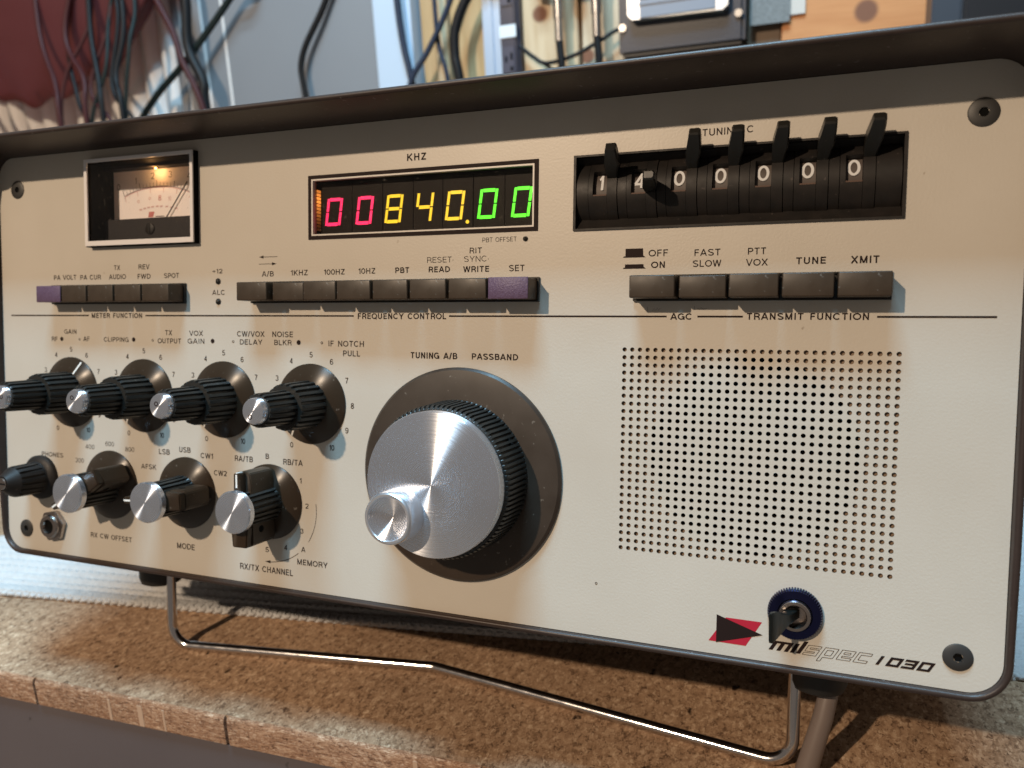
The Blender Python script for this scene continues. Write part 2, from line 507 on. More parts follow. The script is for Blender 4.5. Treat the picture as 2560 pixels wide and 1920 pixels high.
def add_text(bm, s, u0, v0, u1, h, d, weight=0, shear=0.0, xf=None):
    """fit the string into u0..u1, capital height h, baseline v0, at depth d; strokes laid a hair above each other"""
    frac = {0: 0.158, 1: 0.195, -1: 0.11}.get(weight, weight)
    st = frac * h
    hs = frac / 2
    gap = 0.11 + frac * 0.35
    cells = [glyph(c, hs) for c in s]
    tot = sum(c[0] for c in cells) + gap * (len(cells) - 1)
    k = (u1 - u0) / tot
    x = 0.0
    lay = 0
    for w, strokes_ in cells:
        for line in strokes_:
            pts = [Vector((u0 + (x + px) * k, py * h)) for px, py in line]
            lr = []
            for i, p in enumerate(pts):
                a = pts[max(i - 1, 0)]; b = pts[min(i + 1, len(pts) - 1)]
                if i == 0 and (pts[0] - pts[-1]).length < 1e-5 and len(pts) > 3: a = pts[-2]
                if i == len(pts) - 1 and (pts[0] - pts[-1]).length < 1e-5 and len(pts) > 3: b = pts[1]
                tt = (b - a).normalized()
                nn = Vector((-tt.y, tt.x)) * st / 2
                row = []
                for q in (p - nn, p + nn):
                    w3 = L(q.x + shear * q.y, v0 + q.y, d + 0.004 * (lay % 6))
                    row.append(bm.verts.new(xf(w3) if xf else w3))
                lr.append(row)
            for a, b in zip(lr[:-1], lr[1:]):
                bm.faces.new((a[0], b[0], b[1], a[1]))
            lay += 1
        x += w + gap

def centred_text(bm, s, uc, vc, h, d, wk=0.62, weight=0, xf=None):
    """string centred on a point, h tall, wk = width of one character over the height"""
    if len(s) == 1 and s == '1': wk = wk * 0.75
    narrow = sum(0.45 if ch in '1.' else 1.0 for ch in s)
    w = h * wk * narrow + 0.12 * h * (len(s) - 1)
    add_text(bm, s, uc - w / 2, vc - h / 2, uc + w / 2, h, d, weight, xf=xf)

# words printed on the panel: text, left, baseline, right, cap height, weight
TEXTS = [
('KHZ', 10.2, 84.4, 18.8, 2.8, 1),
('PBT OFFSET', 43.2, 51.3, 57.3, 1.75, -1),
('RIT', 37.8, 47.2, 43.0, 2.2, 0),
('SYNC·', 35.5, 44.0, 45.9, 2.2, -1),
('WRITE', 35.3, 40.0, 46.1, 2.3, 1),
('RESET·', 19.4, 44.0, 30.9, 2.2, -1),
('READ', 20.1, 40.2, 29.3, 2.3, 1),
('SET', 54.4, 40.0, 60.6, 2.4, 0),
('PBT', 5.0, 40.2, 11.3, 2.3, 1),
('10HZ', -12.2, 40.2, -4.2, 2.3, 0),
('100HZ', -29.0, 40.1, -18.8, 2.3, 0),
('1KHZ', -45.7, 40.1, -37.1, 2.3, 0),
('A/B', -60.7, 39.9, -54.7, 2.3, 0),
('FREQUENCY CONTROL', -12.6, 21.7, 27.9, 2.4, 1),
('PA VOLT', -185.8, 40.3, -170.9, 2.3, 0),
('PA CUR', -168.2, 40.1, -154.9, 2.3, 0),
('TX', -146.3, 44.4, -142.6, 2.2, 0),
('AUDIO', -149.5, 40.1, -139.1, 2.25, 0),
('REV', -131.1, 44.4, -124.5, 2.3, 0),
('FWD', -131.8, 40.0, -124.0, 2.3, 0),
('SPOT', -115.7, 40.1, -107.0, 2.25, 0),
('METER FUNCTION', -161.3, 21.8, -129.4, 2.3, 1),
('+12', -87.8, 41.7, -82.3, 2.0, 0),
('ALC', -88.0, 32.2, -81.0, 2.2, 0),
('TUNING C', 125.4, 84.9, 142.3, 2.4, 0),
('OFF', 107.8, 44.2, 114.5, 2.4, 0),
('ON', 108.8, 40.1, 113.6, 2.3, 1),
('FAST', 123.7, 44.0, 132.5, 2.3, 0),
('SLOW', 123.3, 40.2, 132.8, 2.3, 0),
('PTT', 141.6, 44.0, 147.5, 2.3, 0),
('VOX', 141.2, 40.2, 148.1, 2.3, 0),
('TUNE', 157.2, 40.4, 166.4, 2.3, 1),
('XMIT', 174.1, 40.3, 182.4, 2.4, 1),
('AGC', 116.0, 21.8, 123.4, 2.3, 1),
('TRANSMIT FUNCTION', 141.9, 21.9, 180.1, 2.3, 1),
('GAIN', -179.6, 14.0, -171.5, 2.2, 0),
('RF', -188.3, 10.3, -184.5, 2.2, 0),
('AF', -167.0, 10.6, -163.1, 2.2, 0),
('CLIPPING', -153.6, 10.5, -138.1, 2.2, 0),
('TX', -115.6, 14.0, -111.7, 2.3, 0),
('OUTPUT', -120.1, 10.2, -106.4, 2.3, 0),
('PHONES', -197.4, -47.5, -182.6, 2.2, 0),
('400', -167.2, -42.0, -161.5, 2.2, -1),
('600', -154.1, -39.8, -148.7, 2.2, -1),
('800', -141.5, -41.7, -135.9, 2.2, -1),
('300', -174.3, -49.2, -168.7, 2.2, -1),
('RX CW OFFSET', -165.1, -85.6, -138.5, 2.4, 0),
('LSB', -120.6, -41.6, -114.2, 2.5, 0),
('USB', -108.4, -39.9, -101.8, 2.5, 0),
('AFSK', -131.6, -49.2, -122.5, 2.3, 0),
('VOX', -101.4, 13.9, -93.7, 2.3, 0),
('GAIN', -102.4, 10.3, -92.8, 2.3, 0),
('CW/VOX', -74.4, 13.8, -59.8, 2.4, 0),
('DELAY', -73.1, 10.3, -61.0, 2.3, 0),
('NOISE', -55.6, 13.8, -44.8, 2.4, 0),
('BLKR', -54.6, 10.3, -45.6, 2.3, 0),
('IF NOTCH', -26.9, 10.2, -9.6, 2.4, 0),
('PULL', -19.7, 6.2, -11.5, 2.4, 0),
('CW1', -95.8, -41.8, -88.9, 2.4, 0),
('CW2', -88.2, -49.2, -81.2, 2.4, 0),
('RA/TB', -76.5, -41.8, -66.7, 2.5, 0),
('B', -59.7, -39.7, -57.9, 2.3, 0),
('RB/TA', -50.3, -41.6, -40.3, 2.5, 0),
('1', -41.8, -49.2, -40.8, 2.3, 0),
('2', -38.9, -60.0, -37.4, 2.2, 0),
('3', -41.6, -71.2, -40.1, 2.2, 0),
('4', -50.0, -79.4, -48.5, 2.3, 0),
('5', -60.1, -81.4, -58.4, 2.3, 0),
('A', -41.1, -79.3, -39.1, 2.3, 0),
('MEMORY', -43.3, -85.0, -27.8, 2.5, 0),
('RX/TX CHANNEL', -74.2, -90.6, -45.6, 2.7, 0),
('MODE', -110.6, -85.2, -100.1, 2.7, 0),
('TUNING A/B', 12.2, 6.0, 32.7, 2.5, 1),
('PASSBAND', 39.1, 6.1, 58.3, 2.4, 1),
]

# ------------------------------------------------------------------ the radio
A10 = math.radians(10)
BASE = Vector((0.0, 0.1764, -0.1365))       # base point of the set, in panel space (m)
radio = bpy.data.objects.new('radio_transceiver', None)
radio.empty_display_size = 0.05
COL.objects.link(radio)
radio.location = (0, 0.150, 0)
radio.rotation_euler = (-A10, 0, 0)
tag(radio, 'beige radio transceiver with knobs, push buttons and a lit display, propped on a wire stand', 'radio')

def part(name, bm, mat, at=(0, 0, 0), parent=None, smooth=35, recalc=True):
    """part of the radio; at = (u, v, d) of the part's own origin in mm"""
    o = finish(name, bm, mat, None, None, smooth, recalc)
    p = parent or radio
    o.parent = p
    off = L(*at) * MM
    o.location = off - BASE if p is radio else off
    return o

def put(o, at, parent=None):
    o.parent = parent or radio
    off = L(*at) * MM
    o.location = off - BASE if o.parent is radio else off

def copy_part(src, at):
    """a part and its sub-parts, copied to another place on the radio"""
    c = src.copy()
    COL.objects.link(c)
    put(c, at)
    for ch in src.children:
        g = ch.copy()
        COL.objects.link(g)
        g.parent = c
    return c

# case: one bent sleeve whose upper front edge runs forward as a visor
def outline(w, v0, v1, r, k=10):
    pts = []
    for (cu, cv, a0) in ((w - r, v0 + r, -90), (w - r, v1 - r, 0), (-w + r, v1 - r, 90), (-w + r, v0 + r, 180)):
        for i in range(k + 1):
            a = math.radians(a0 + 90 * i / k)
            pts.append((cu + r * math.cos(a), cv + r * math.sin(a)))
    # extra points along the straight sides
    out = []
    for i, p in enumerate(pts):
        q = pts[(i + 1) % len(pts)]
        out.append(p)
        n = int(math.hypot(q[0] - p[0], q[1] - p[1]) / 12)
        for j in range(1, n + 1):
            f = j / (n + 1)
            out.append((p[0] + (q[0] - p[0]) * f, p[1] + (q[1] - p[1]) * f))
    return out

def front_d(v):
    t = min(max((v - 84.0) / 17.0, 0), 1)
    t = t * t * (3 - 2 * t)
    base = 2.0 + 2.0 * min(max((v + 90) / 40.0, 0), 1)
    return base + (30.5 - base) * t

bm = bmesh.new()
TH = 2.3
inner = outline(222.7, -96.6, 101.3, 10.5)
prof = [(0.0, -330.0), (0.0, None, -0.8), (0.25, None, -0.15), (0.8, None, 0.15), (1.5, None, 0.12), (2.05, None, -0.25), (TH, None, -0.9), (TH, -330.0)]
loops = []
for pr in prof:
    off = pr[0]
    o = outline(222.7 + off, -96.6 - off, 101.3 + off, 10.5 + off)
    lp = []
    for (p, q) in zip(inner, o if len(o) == len(inner) else inner):
        d = pr[1] if pr[1] is not None else front_d(p[1]) + pr[2]
        lp.append(bm.verts.new(L(q[0], q[1], d)))
    loops.append(lp)
n = len(inner)
for a, b in zip(loops[:-1], loops[1:]):
    for i in range(n):
        bm.faces.new((a[i], a[(i + 1) % n], b[(i + 1) % n], b[i]))
case = part('case', bm, M['case'], smooth=50)
bm = bmesh.new()
poly(bm, outline(222.9, -96.8, 101.5, 10.5), -326.0)
part('rear_panel', bm, M['case'])

# front panel with the display, wheel and loudspeaker openings
PITCH = 2.8
GX0, GY0 = 99.7, 11.0                       # first hole of the grille
gx0, gx1 = GX0 - PITCH / 2, GX0 + 32.5 * PITCH
gv1, gv0 = GY0 + PITCH / 2, GY0 - 26.5 * PITCH
DISP = (-34.3, 63.6, 57.0, 79.3)
WHEEL = (79.6, 189.2, 54.2, 81.4)
PU, PV0, PV1, PR = 222.5, -96.4, 101.1, 10.3
bm = bmesh.new()
def rect(u0, u1, v0, v1, d=0.0):
    if u1 - u0 > 1e-6 and v1 - v0 > 1e-6:
        poly(bm, [(u0, v0), (u1, v0), (u1, v1), (u0, v1)], d)
def corner(cu, cv, a0):
    pts = [(cu, cv)] + [(cu + PR * math.cos(math.radians(a0 + 9 * i)), cv + PR * math.sin(math.radians(a0 + 9 * i))) for i in range(11)]
    poly(bm, pts, 0.0)
corner(PU - PR, PV0 + PR, -90); corner(PU - PR, PV1 - PR, 0); corner(-PU + PR, PV1 - PR, 90); corner(-PU + PR, PV0 + PR, 180)
METER = (-159.2, -96.0, 57.2, 95.0)
GRILLE = (gx0, gx1, gv0, gv1)
us = sorted({-PU, -PU + PR, PU - PR, PU, *(c for o in (DISP, WHEEL, METER, GRILLE) for c in o[:2])})
vs_c = sorted({PV0, PV0 + PR, PV1 - PR, PV1, *(c for o in (DISP, WHEEL, METER, GRILLE) for c in o[2:])})
for ua, ub in zip(us[:-1], us[1:]):
    for va, vb_ in zip(vs_c[:-1], vs_c[1:]):
        um, vm = (ua + ub) / 2, (va + vb_) / 2
        if any(o[0] < um < o[1] and o[2] < vm < o[3] for o in (DISP, WHEEL, METER, GRILLE)):
            continue
        if abs(um) > PU - PR and (vm < PV0 + PR or vm > PV1 - PR):
            continue
        rect(ua, ub, va, vb_)
# opening walls
def walls(r, d1, d0=0.0):
    c = [(r[0], r[2]), (r[1], r[2]), (r[1], r[3]), (r[0], r[3])]
    for i in range(4):
        p, q = c[i], c[(i + 1) % 4]
        bm.faces.new([bm.verts.new(L(*p, d0)), bm.verts.new(L(*q, d0)), bm.verts.new(L(*q, d1)), bm.verts.new(L(*p, d1))])
walls(DISP, -2.4); walls(WHEEL, -2.4)
# drilled grille: 33 x 27 holes
HR = 0.80
for i in range(33):
    for j in range(27):
        c = (GX0 + i * PITCH, GY0 - j * PITCH)
        N = 16
        sq, ci, cb = [], [], []
        for k in range(N):
            a = 2 * math.pi * (k + 0.5) / N
            x, y = math.cos(a), math.sin(a)
            s = PITCH / 2 / max(abs(x), abs(y))
            sq.append(bm.verts.new(L(c[0] + x * s, c[1] + y * s, 0)))
            ci.append(bm.verts.new(L(c[0] + x * HR, c[1] + y * HR, 0)))
            cb.append(bm.verts.new(L(c[0] + x * HR, c[1] + y * HR, -1.35)))
        # square corners
        for k in range(N):
            k2 = (k + 1) % N
            a = 2 * math.pi * (k + 1) / N
            if (k + 1) % 4 == 2:
                cn = bm.verts.new(L(c[0] + math.copysign(PITCH / 2, math.cos(a)), c[1] + math.copysign(PITCH / 2, math.sin(a)), 0))
                bm.faces.new((sq[k], cn, sq[k2], ci[k2], ci[k]))
            else:
                bm.faces.new((sq[k], sq[k2], ci[k2], ci[k]))
            bm.faces.new((ci[k], ci[k2], cb[k2], cb[k])).material_index = 1
panel = part('front_panel', bm, [M['panel'], M['panel_back']], smooth=0, recalc=False)

# tan plate behind the grille with the round loudspeaker cut-out, and the black cone
bm = bmesh.new()
sc = (GX0 + 16 * PITCH, GY0 - 13 * PITCH)
N = 96
o_ = []; i_ = []
for k in range(N):
    a = 2 * math.pi * (k + .5) / N
    s = 1 / max(abs(math.cos(a)) / 49.0, abs(math.sin(a)) / 40.0)
    o_.append(bm.verts.new(L(sc[0] + math.cos(a) * s, sc[1] + math.sin(a) * s, -1.42)))
    i_.append(bm.verts.new(L(sc[0] + math.cos(a) * 12.45 * PITCH, sc[1] + math.sin(a) * 12.45 * PITCH, -1.42)))
for k in range(N):
    k2 = (k + 1) % N
    bm.faces.new((o_[k], o_[k2], i_[k2], i_[k]))
part('speaker_plate', bm, M['panel_back'], smooth=0)
bm = bmesh.new()
lathe(bm, [(38.5, -1.6), (34.0, -5), (12, -14), (10, -12), (4, -10)], 64, sc)
part('speaker_cone', bm, M['void'])

# ---------------- printing on the panel: each word a child of the panel
INK = 0.06
from_texts = TEXTS
def letter(name, bm, mat='ink', label=None):
    o = finish(name, bm, M[mat], panel, None, 0, True)
    if label: o['label'] = label
    return o
for (s, u0, v0, u1, h, w) in from_texts:
    bm = bmesh.new()
    add_text(bm, s, u0, v0, u1, h, INK, w)
    letter('lettering', bm)

# dividing rule with its gaps
bm = bmesh.new()
for a, b in ((-216.3, -163.2), (-127.4, -14.5), (29.2, 114.6), (125.3, 140.6), (182.4, 216.0)):
    seg(bm, (a, 22.95), (b, 22.95), 0.64, INK)
letter('dividing_rule', bm)
# exchange arrows over A/B
bm = bmesh.new()
seg(bm, (-60.6, 48.3), (-52.6, 48.3), 0.22, INK); poly(bm, [(-62.3, 48.3), (-59.9, 47.65), (-59.9, 48.95)], INK)
seg(bm, (-62.3, 45.3), (-54.6, 45.3), 0.22, INK); poly(bm, [(-53.0, 45.3), (-55.4, 44.65), (-55.4, 45.95)], INK)
letter('arrow_mark', bm)
# button position symbols
bm = bmesh.new()
poly(bm, [(99.3, 44.5), (105.8, 44.5), (105.6, 47.2), (99.3, 47.2)], INK); poly(bm, [(98.4, 44.0), (106.6, 44.0), (106.1, 44.49), (98.8, 44.49)], INK)
letter('button_symbol', bm)
bm = bmesh.new()
poly(bm, [(99.2, 40.5), (106.0, 40.5), (105.9, 41.6), (99.2, 41.6)], INK); poly(bm, [(98.4, 40.0), (106.8, 40.0), (106.3, 40.49), (98.8, 40.49)], INK)
letter('button_symbol', bm)
# dots and rings that say which of the two knobs a word belongs to
for x, y in ((-181.5, 11.45), (-134.9, 11.7), (-88.2, 11.6), (-41.9, 11.6)):
    bm = bmesh.new(); disc(bm, (x, y), 1.05, INK); letter('knob_mark', bm)
for x, y in ((-169.6, 11.4), (-123.2, 11.5), (-76.7, 11.5), (-30.2, 11.6)):
    bm = bmesh.new(); ring2(bm, (x, y), 0.32, 0.58, INK); letter('knob_mark', bm)
# scales 0..10 round the four double knobs
KU = (-175.4, -128.8, -82.1, -35.6)
KV = -14.5
for ku in KU:
    bm = bmesh.new()
    for k in range(11):
        a = math.radians(-150 + 30 * k)
        centred_text(bm, str(k), ku + 20.4 * math.sin(a), KV + 21.0 * math.cos(a), 2.4, INK, 0.56, 0.145)
    letter('dial_scale', bm)
# memory arc with its arrow
MU, MV = -57.3, -58.5
bm = bmesh.new()
def arc(u, v, r0, r1, a0, a1, n=14):
    return [(u + (r0 + (r1 - r0) * i / n) * math.cos(math.radians(a0 + (a1 - a0) * i / n)), v + (r0 + (r1 - r0) * i / n) * math.sin(math.radians(a0 + (a1 - a0) * i / n))) for i in range(n + 1)]
polyline(bm, arc(MU, MV, 23.8, 25.6, 2, -39), 0.22, INK)
polyline(bm, arc(MU, MV, 26.1, 27.1, -56, -91), 0.26, INK)
poly(bm, [(-60.6, -85.65), (-57.6, -84.95), (-57.4, -86.25)], INK)
letter('memory_arc', bm)
# emblem: red rhomboid with a dark triangle over it
bm = bmesh.new()
poly(bm, [(132.1, -91.8), (144.8, -91.9), (150.0, -82.75), (137.9, -82.7)], INK)
em = letter('emblem', bm, 'ink_red', 'red slanted emblem')
bm = bmesh.new()
poly(bm, [(134.7, -82.0), (134.7, -92.1), (150.4, -87.25)], INK + 0.04)
letter('emblem', bm, 'ink', 'dark triangle of the emblem')
# slanted model lettering, stroke built
SH = 0.58
def strokes(bm, glyph, u, v, w, h, t):
    for a, b, c, d_ in glyph:       # boxes in a unit cell
        p = [(u + a * w, v + b * h), (u + c * w, v + b * h), (u + c * w, v + d_ * h), (u + a * w, v + d_ * h)]
        poly(bm, [(x + SH * (y - v), y) for x, y in p], INK)
bm = bmesh.new()
v0 = -91.9
strokes(bm, [(0, 0, .21, 1), (.21, .76, 1, 1), (.40, 0, .61, .76), (.79, 0, 1, .76)], 152.4, v0, 6.3, 3.4, 0)
strokes(bm, [(0, 0, 1, 1)], 159.3, v0, 1.35, 3.4, 0)
strokes(bm, [(0, 0, 1, 1)], 161.3, v0, 1.35, 4.6, 0)
letter('lettering', bm)
bm = bmesh.new()
def outl(pts, u, v, w, h):
    q = [(u + x * w + SH * y * h, v + y * h) for x, y in pts]
    for a, b in zip(q, q[1:] + q[:1]):
        seg(bm, a, b, 0.17, INK)
w, h = 4.2, 3.5
t = .26
outl([(0, 0), (1, 0), (1, .62), (t, .62), (t, .76), (1, .76), (1, 1), (0, 1), (0, .38), (.74, .38), (.74, .24), (0, .24)], 163.4, v0, w, h)
outl([(0, -.42), (t, -.42), (t, 0), (1, 0), (1, 1), (0, 1)], 168.7, v0, w, h); outl([(t, .24), (.74, .24), (.74, .76), (t, .76)], 168.7, v0, w, h)
outl([(0, 0), (1, 0), (1, .24), (t, .24), (t, .40), (1, .40), (1, 1), (0, 1)], 174.0, v0, w, h); outl([(t, .60), (.74, .60), (.74, .78), (t, .78)], 174.0, v0, w, h)
outl([(0, 0), (1, 0), (1, .24), (t, .24), (t, .76), (1, .76), (1, 1), (0, 1)], 179.2, v0, 4.0, h)
letter('lettering', bm)
bm = bmesh.new()
Z0 = [(0, 0, 1, .25), (0, .75, 1, 1), (0, .25, .25, .75), (.75, .25, 1, .75)]
Z3 = [(0, 0, 1, .25), (.12, .40, .75, .62), (0, .75, 1, 1), (.75, .25, 1, .75)]
strokes(bm, [(0, 0, 1, 1)], 186.0, v0 + .2, 1.0, 3.2, 0)
strokes(bm, Z0, 188.9, v0 + .2, 3.9, 3.2, 0); strokes(bm, Z3, 193.4, v0 + .2, 3.9, 3.2, 0); strokes(bm, Z0, 198.0, v0 + .2, 3.9, 3.2, 0)
letter('lettering', bm)
# pencil scribbles under the AGC buttons
bm = bmesh.new()
for pts in ([(107.6, 26.4), (107.9, 24.6)], [(109.5, 24.9), (110.2, 25.9), (110.4, 25.0), (111.3, 26.0), (111.5, 25.1), (112.3, 25.9)], [(124.2, 26.6), (124.3, 25.2)], [(125.2, 25.9), (125.9, 25.4), (126.4, 26.0), (127.4, 25.5), (128.4, 25.8)]):
    polyline(bm, pts, 0.10, INK)
letter('pencil_scribble', bm, 'skirt_big')
# little chip in the paint
bm = bmesh.new(); ring2(bm, (90.7, -76.5), 0.25, 0.5, INK, 12); letter('paint_chip', bm, 'skirt_big')

# ---------------- indicator lamps
def indicator(at, r, label):
    bm = bmesh.new()
    lathe(bm, [(r + .25, 0.0), (r + .25, 0.25), (r, 0.3), (r * .8, 0.75), (r * .45, 1.0), (0.05, 1.08)], 20)
    o = part('indicator_lamp', bm, M['black'], (*at, 0)); o['label'] = label
indicator((60.9, 52.1), 0.75, 'black indicator dot for the passband offset')
indicator((-84.6, 38.2), 1.15, 'black indicator lens under +12')
indicator((-84.6, 29.2), 1.15, 'black indicator lens under ALC')

# ---------------- hex socket screws
def screw(at):
    bm = bmesh.new()
    lathe(bm, [(4.45, 0.0), (4.4, 0.30), (4.1, 0.5), (1.45, 0.5)], 40, cap1=False)
    hx = [(1.45 * math.cos(math.radians(60 * i)), 1.45 * math.sin(math.radians(60 * i))) for i in range(6)]
    a = [bm.verts.new(L(x, y, 0.5)) for x, y in hx]; b = [bm.verts.new(L(x, y, 0.05)) for x, y in hx]
    for i in range(6):
        bm.faces.new((a[i], a[(i + 1) % 6], b[(i + 1) % 6], b[i]))
    o = part('panel_screw', bm, M['screw'], (*at, 0))
    bm = bmesh.new()
    poly(bm, hx, 0.09)
    part('hex_socket', bm, M['void'], parent=o, smooth=0)
    return o
s0 = screw((-209.3, 85.3))
for at in ((209.8, 85.45), (209.8, -85.45), (-209.4, -85.6)):
    copy_part(s0, (*at, 0))

# ---------------- meter
bm = bmesh.new()
mu0, mu1, mv0, mv1 = -160.3, -95.0, 55.2, 96.0
ou0, ou1, ov0, ov1 = -158.3, -96.7, 57.9, 94.3
def frame(bm, o, i, d0, d1):
    B(bm, o[0], i[0], o[2], o[3], d0, d1); B(bm, i[1], o[1], o[2], o[3], d0, d1)
    B(bm, i[0], i[1], o[2], i[2], d0, d1); B(bm, i[0], i[1], i[3], o[3], d0, d1)
frame(bm, (mu0, mu1, mv0, mv1), (ou0, ou1, ov0, ov1), -13.0, 3.0)
B(bm, ou0, ou1, ov0, ov1, -14, -12.8)
meter = part('meter', bm, M['meter_black'])
bm = bmesh.new()
frame(bm, (mu0 + .1, mu1 - .1, mv0 + .4, mv1 - .1), (ou0 - .05, ou1 + .05, ov0 - .05, ov1 + .05), 3.0, 3.7)
part('frame', bm, M['silver'], parent=meter)
bm = bmesh.new()
B(bm, ou0, ou1, ov0, 69.0, -12.7, -6.0); B(bm, ou0, ou1, 92.9, ov1, -12.7, -6.0)
part('mask', bm, M['mask'], parent=meter)
bm = bmesh.new()
B(bm, ou0, ou1, 69.0, 92.9, -12.6, -11.6)
part('dial', bm, M['dial'], parent=meter)
DD = -11.5
bm = bmesh.new()
PC = (-130.9, 27.5)
def pol(r, a):
    return (PC[0] + r * math.sin(math.radians(a)), PC[1] + r * math.cos(math.radians(a)))
RA = 57.3
polyline(bm, [pol(RA, -21 + 42 * i / 30) for i in range(31)], 0.24, DD)
for k in range(21):
    a = -21 + 42 * k / 20
    big = k % 5 == 0
    seg(bm, pol(RA, a), pol(RA + (2.9 if big else 1.8), a), 0.26 if big else 0.17, DD)
for k, (u, v) in enumerate(((-155.2, 85.6), (-143.9, 88.0), (-133.4, 89.8), (-122.6, 89.9), (-111.4, 88.6))):
    centred_text(bm, str(k), u, v, 3.0, DD, 0.66, 0.10)
part('dial_scale', bm, M['dial_ink'], parent=meter, smooth=0)
bm = bmesh.new()
polyline(bm, [pol(RA - 0.45, -21 + 42 * i / 30) for i in range(31)], 0.22, DD)
for k in range(6):
    seg(bm, pol(RA - .4, -21 + 8.4 * k), pol(RA - 3.0, -21 + 8.4 * k), 0.18, DD)
centred_text(bm, '8', *pol(RA - 5.6, 1.9), 2.6, DD, 0.66, 0.12)
poly(bm, [(-136.6, 70.3), (-133.6, 70.3), (-132.6, 72.9), (-136.0, 72.9)], DD)
o = part('red_scale', bm, M['dial_red'], parent=meter, smooth=0); o['label'] = 'faded red lower scale'
bm = bmesh.new()
centred_text(bm, '10', *pol(RA - 5.6, 8.6), 2.0, DD, 0.6, 0.10)
for i, a in enumerate((-12.5, -9.5, -6.5, -3.5, 0, 3, 7, 10.5, 14)):
    p = pol(RA - 9.6, a); seg(bm, (p[0] - .8, p[1]), (p[0] + .9, p[1] + .1), 0.7, DD)
for a in (-13, -5):
    p = pol(RA - 5.4, a); ring2(bm, p, .45, .75, DD, 12)
part('pale_scale', bm, M['dial_pale'], parent=meter, smooth=0)
bm = bmesh.new()
seg(bm, (-132.0, 70.5), (-126.6, 70.5), 0.4, DD)
part('dial_note', bm, M['dial_ink'], parent=meter, smooth=0)
bm = bmesh.new()
sweep(bm, [L(-124.0, 69.6, -10.2), L(-111.2, 85.6, -10.2)], 0.26, 8)
part('needle', bm, M['black'], parent=meter)
bm = bmesh.new()
lathe(bm, [(2.7, -6.0), (2.7, -5.5), (2.4, -5.3)], 28, (-129.8, 64.0))
B(bm, -130.1, -129.5, 61.9, 66.1, -5.4, -5.05)
o = part('zero_adjuster', bm, M['black_matte'], parent=meter)
bm = bmesh.new()
lathe(bm, [(0.15, 0.5), (0.4, 0.35), (0.5, 0.0), (0.4, -.35), (0.15, -0.5)], 14)
o = part('meter_lamp', bm, M['bulb'], (-128.6, 92.5, -8.8), parent=meter)
ml = bpy.data.lights.new('meter_lamp_light', 'POINT'); ml.energy = 0.0030; ml.color = (1.0, 0.50, 0.17); ml.shadow_soft_size = 0.0012
mlo = bpy.data.objects.new('meter_lamp_light', ml); COL.objects.link(mlo); put(mlo, (-128.6, 91.6, -6.6))
bm = bmesh.new()
poly(bm, [(ou0, ov0), (ou1, ov0), (ou1, ov1), (ou0, ov1)], 2.6)
part('window', bm, M['meter_glass'], parent=meter, smooth=0)

# ---------------- frequency display
bm = bmesh.new()
d0 = (-34.3, 63.6, 57.0, 79.3)
frame(bm, (d0[0] - 4, d0[1] + 4, d0[2] - 4, d0[3] + 4), d0, -9.0, -2.5)
B(bm, d0[0] - 4, d0[1] + 4, d0[2] - 4, d0[3] + 4, -10.0, -9.05)
disp = part('frequency_display', bm, M['void'])
bm = bmesh.new()
frame(bm, (-36.5, 65.8, 54.9, 81.4), (-34.95, 64.2, 56.45, 79.9), 0.02, 0.35)
o = part('display_border', bm, M['ink'], parent=disp)
bm = bmesh.new()
frame(bm, (-34.94, 64.19, 56.46, 79.89), (-34.25, 63.55, 57.05, 79.25), -1.0, 0.3)
part('bezel', bm, M['bezel'], parent=disp)
SEG = {'0': 'abcdef', '8': 'abcdefg', '4': 'bcfg'}
def seven(ch, u, v, w, h, d, mat):
    """lit segments of one slanted character, lower left corner at u, v"""
    sl = 0.13; t = 1.34; g = 0.24
    bm = bmesh.new()
    def q(p0, p1, p2, p3):
        poly(bm, [(u + x + sl * y, v + y) for x, y in (p0, p1, p2, p3)], d)
    on = SEG[ch]
    if 'a' in on: q((t, h - t), (w - t, h - t), (w - t, h), (t * .8, h))
    if 'd' in on: q((t * .8, 0), (w - t, 0), (w - t, t), (t, t))
    if 'g' in on: q((t, h / 2 - t / 2), (w - t, h / 2 - t / 2), (w - t, h / 2 + t / 2), (t, h / 2 + t / 2))
    if 'f' in on: q((0, h / 2 + g), (t * .85, h / 2 + g), (t * .85, h - g), (0, h - g))
    if 'b' in on: q((w - t * .85, h / 2 + g), (w, h / 2 + g), (w, h - g), (w - t * .85, h - g))
    if 'e' in on: q((0, g), (t * .85, g), (t * .85, h / 2 - g), (0, h / 2 - g))
    if 'c' in on: q((w - t * .85, g), (w, g), (w, h / 2 - g), (w - t * .85, h / 2 - g))
    return part('digit', bm, M[mat], parent=disp, smooth=0)
DG = -4.2
for ch, u, mat, lb in (('0', -31.2, 'led_red', 'red lit numeral'), ('0', -16.3, 'led_red', 'red lit numeral'), ('8', -2.5, 'led_yellow', 'yellow lit numeral'), ('4', 11.4, 'led_yellow', 'yellow lit numeral'),
                       ('0', 25.0, 'led_yellow', 'yellow lit numeral'), ('0', 39.0, 'led_green', 'green lit numeral'), ('0', 53.2, 'led_green', 'green lit numeral')):
    seven(ch, u, 60.9, 7.5, 11.6, DG, mat)['label'] = lb
bm = bmesh.new(); disc(bm, (34.9, 60.1), 0.75, DG, 16)
part('decimal_point', bm, M['led_yellow'], parent=disp, smooth=0)
# dark carrier plates of the characters
bm = bmesh.new()
for u0_, u1_ in ((-33.5, -18.2), (-17.9, -3.6), (-3.2, 10.6), (10.9, 23.8), (24.1, 37.0), (37.4, 50.4), (50.7, 63.4)):
    B(bm, u0_, u1_, 57.4, 78.6, -9.0, -4.5)
part('digit_carrier', bm, principled('dark_filter_plastic', (0.011, 0.007, 0.004), 0.5, spec=0.10), parent=disp)
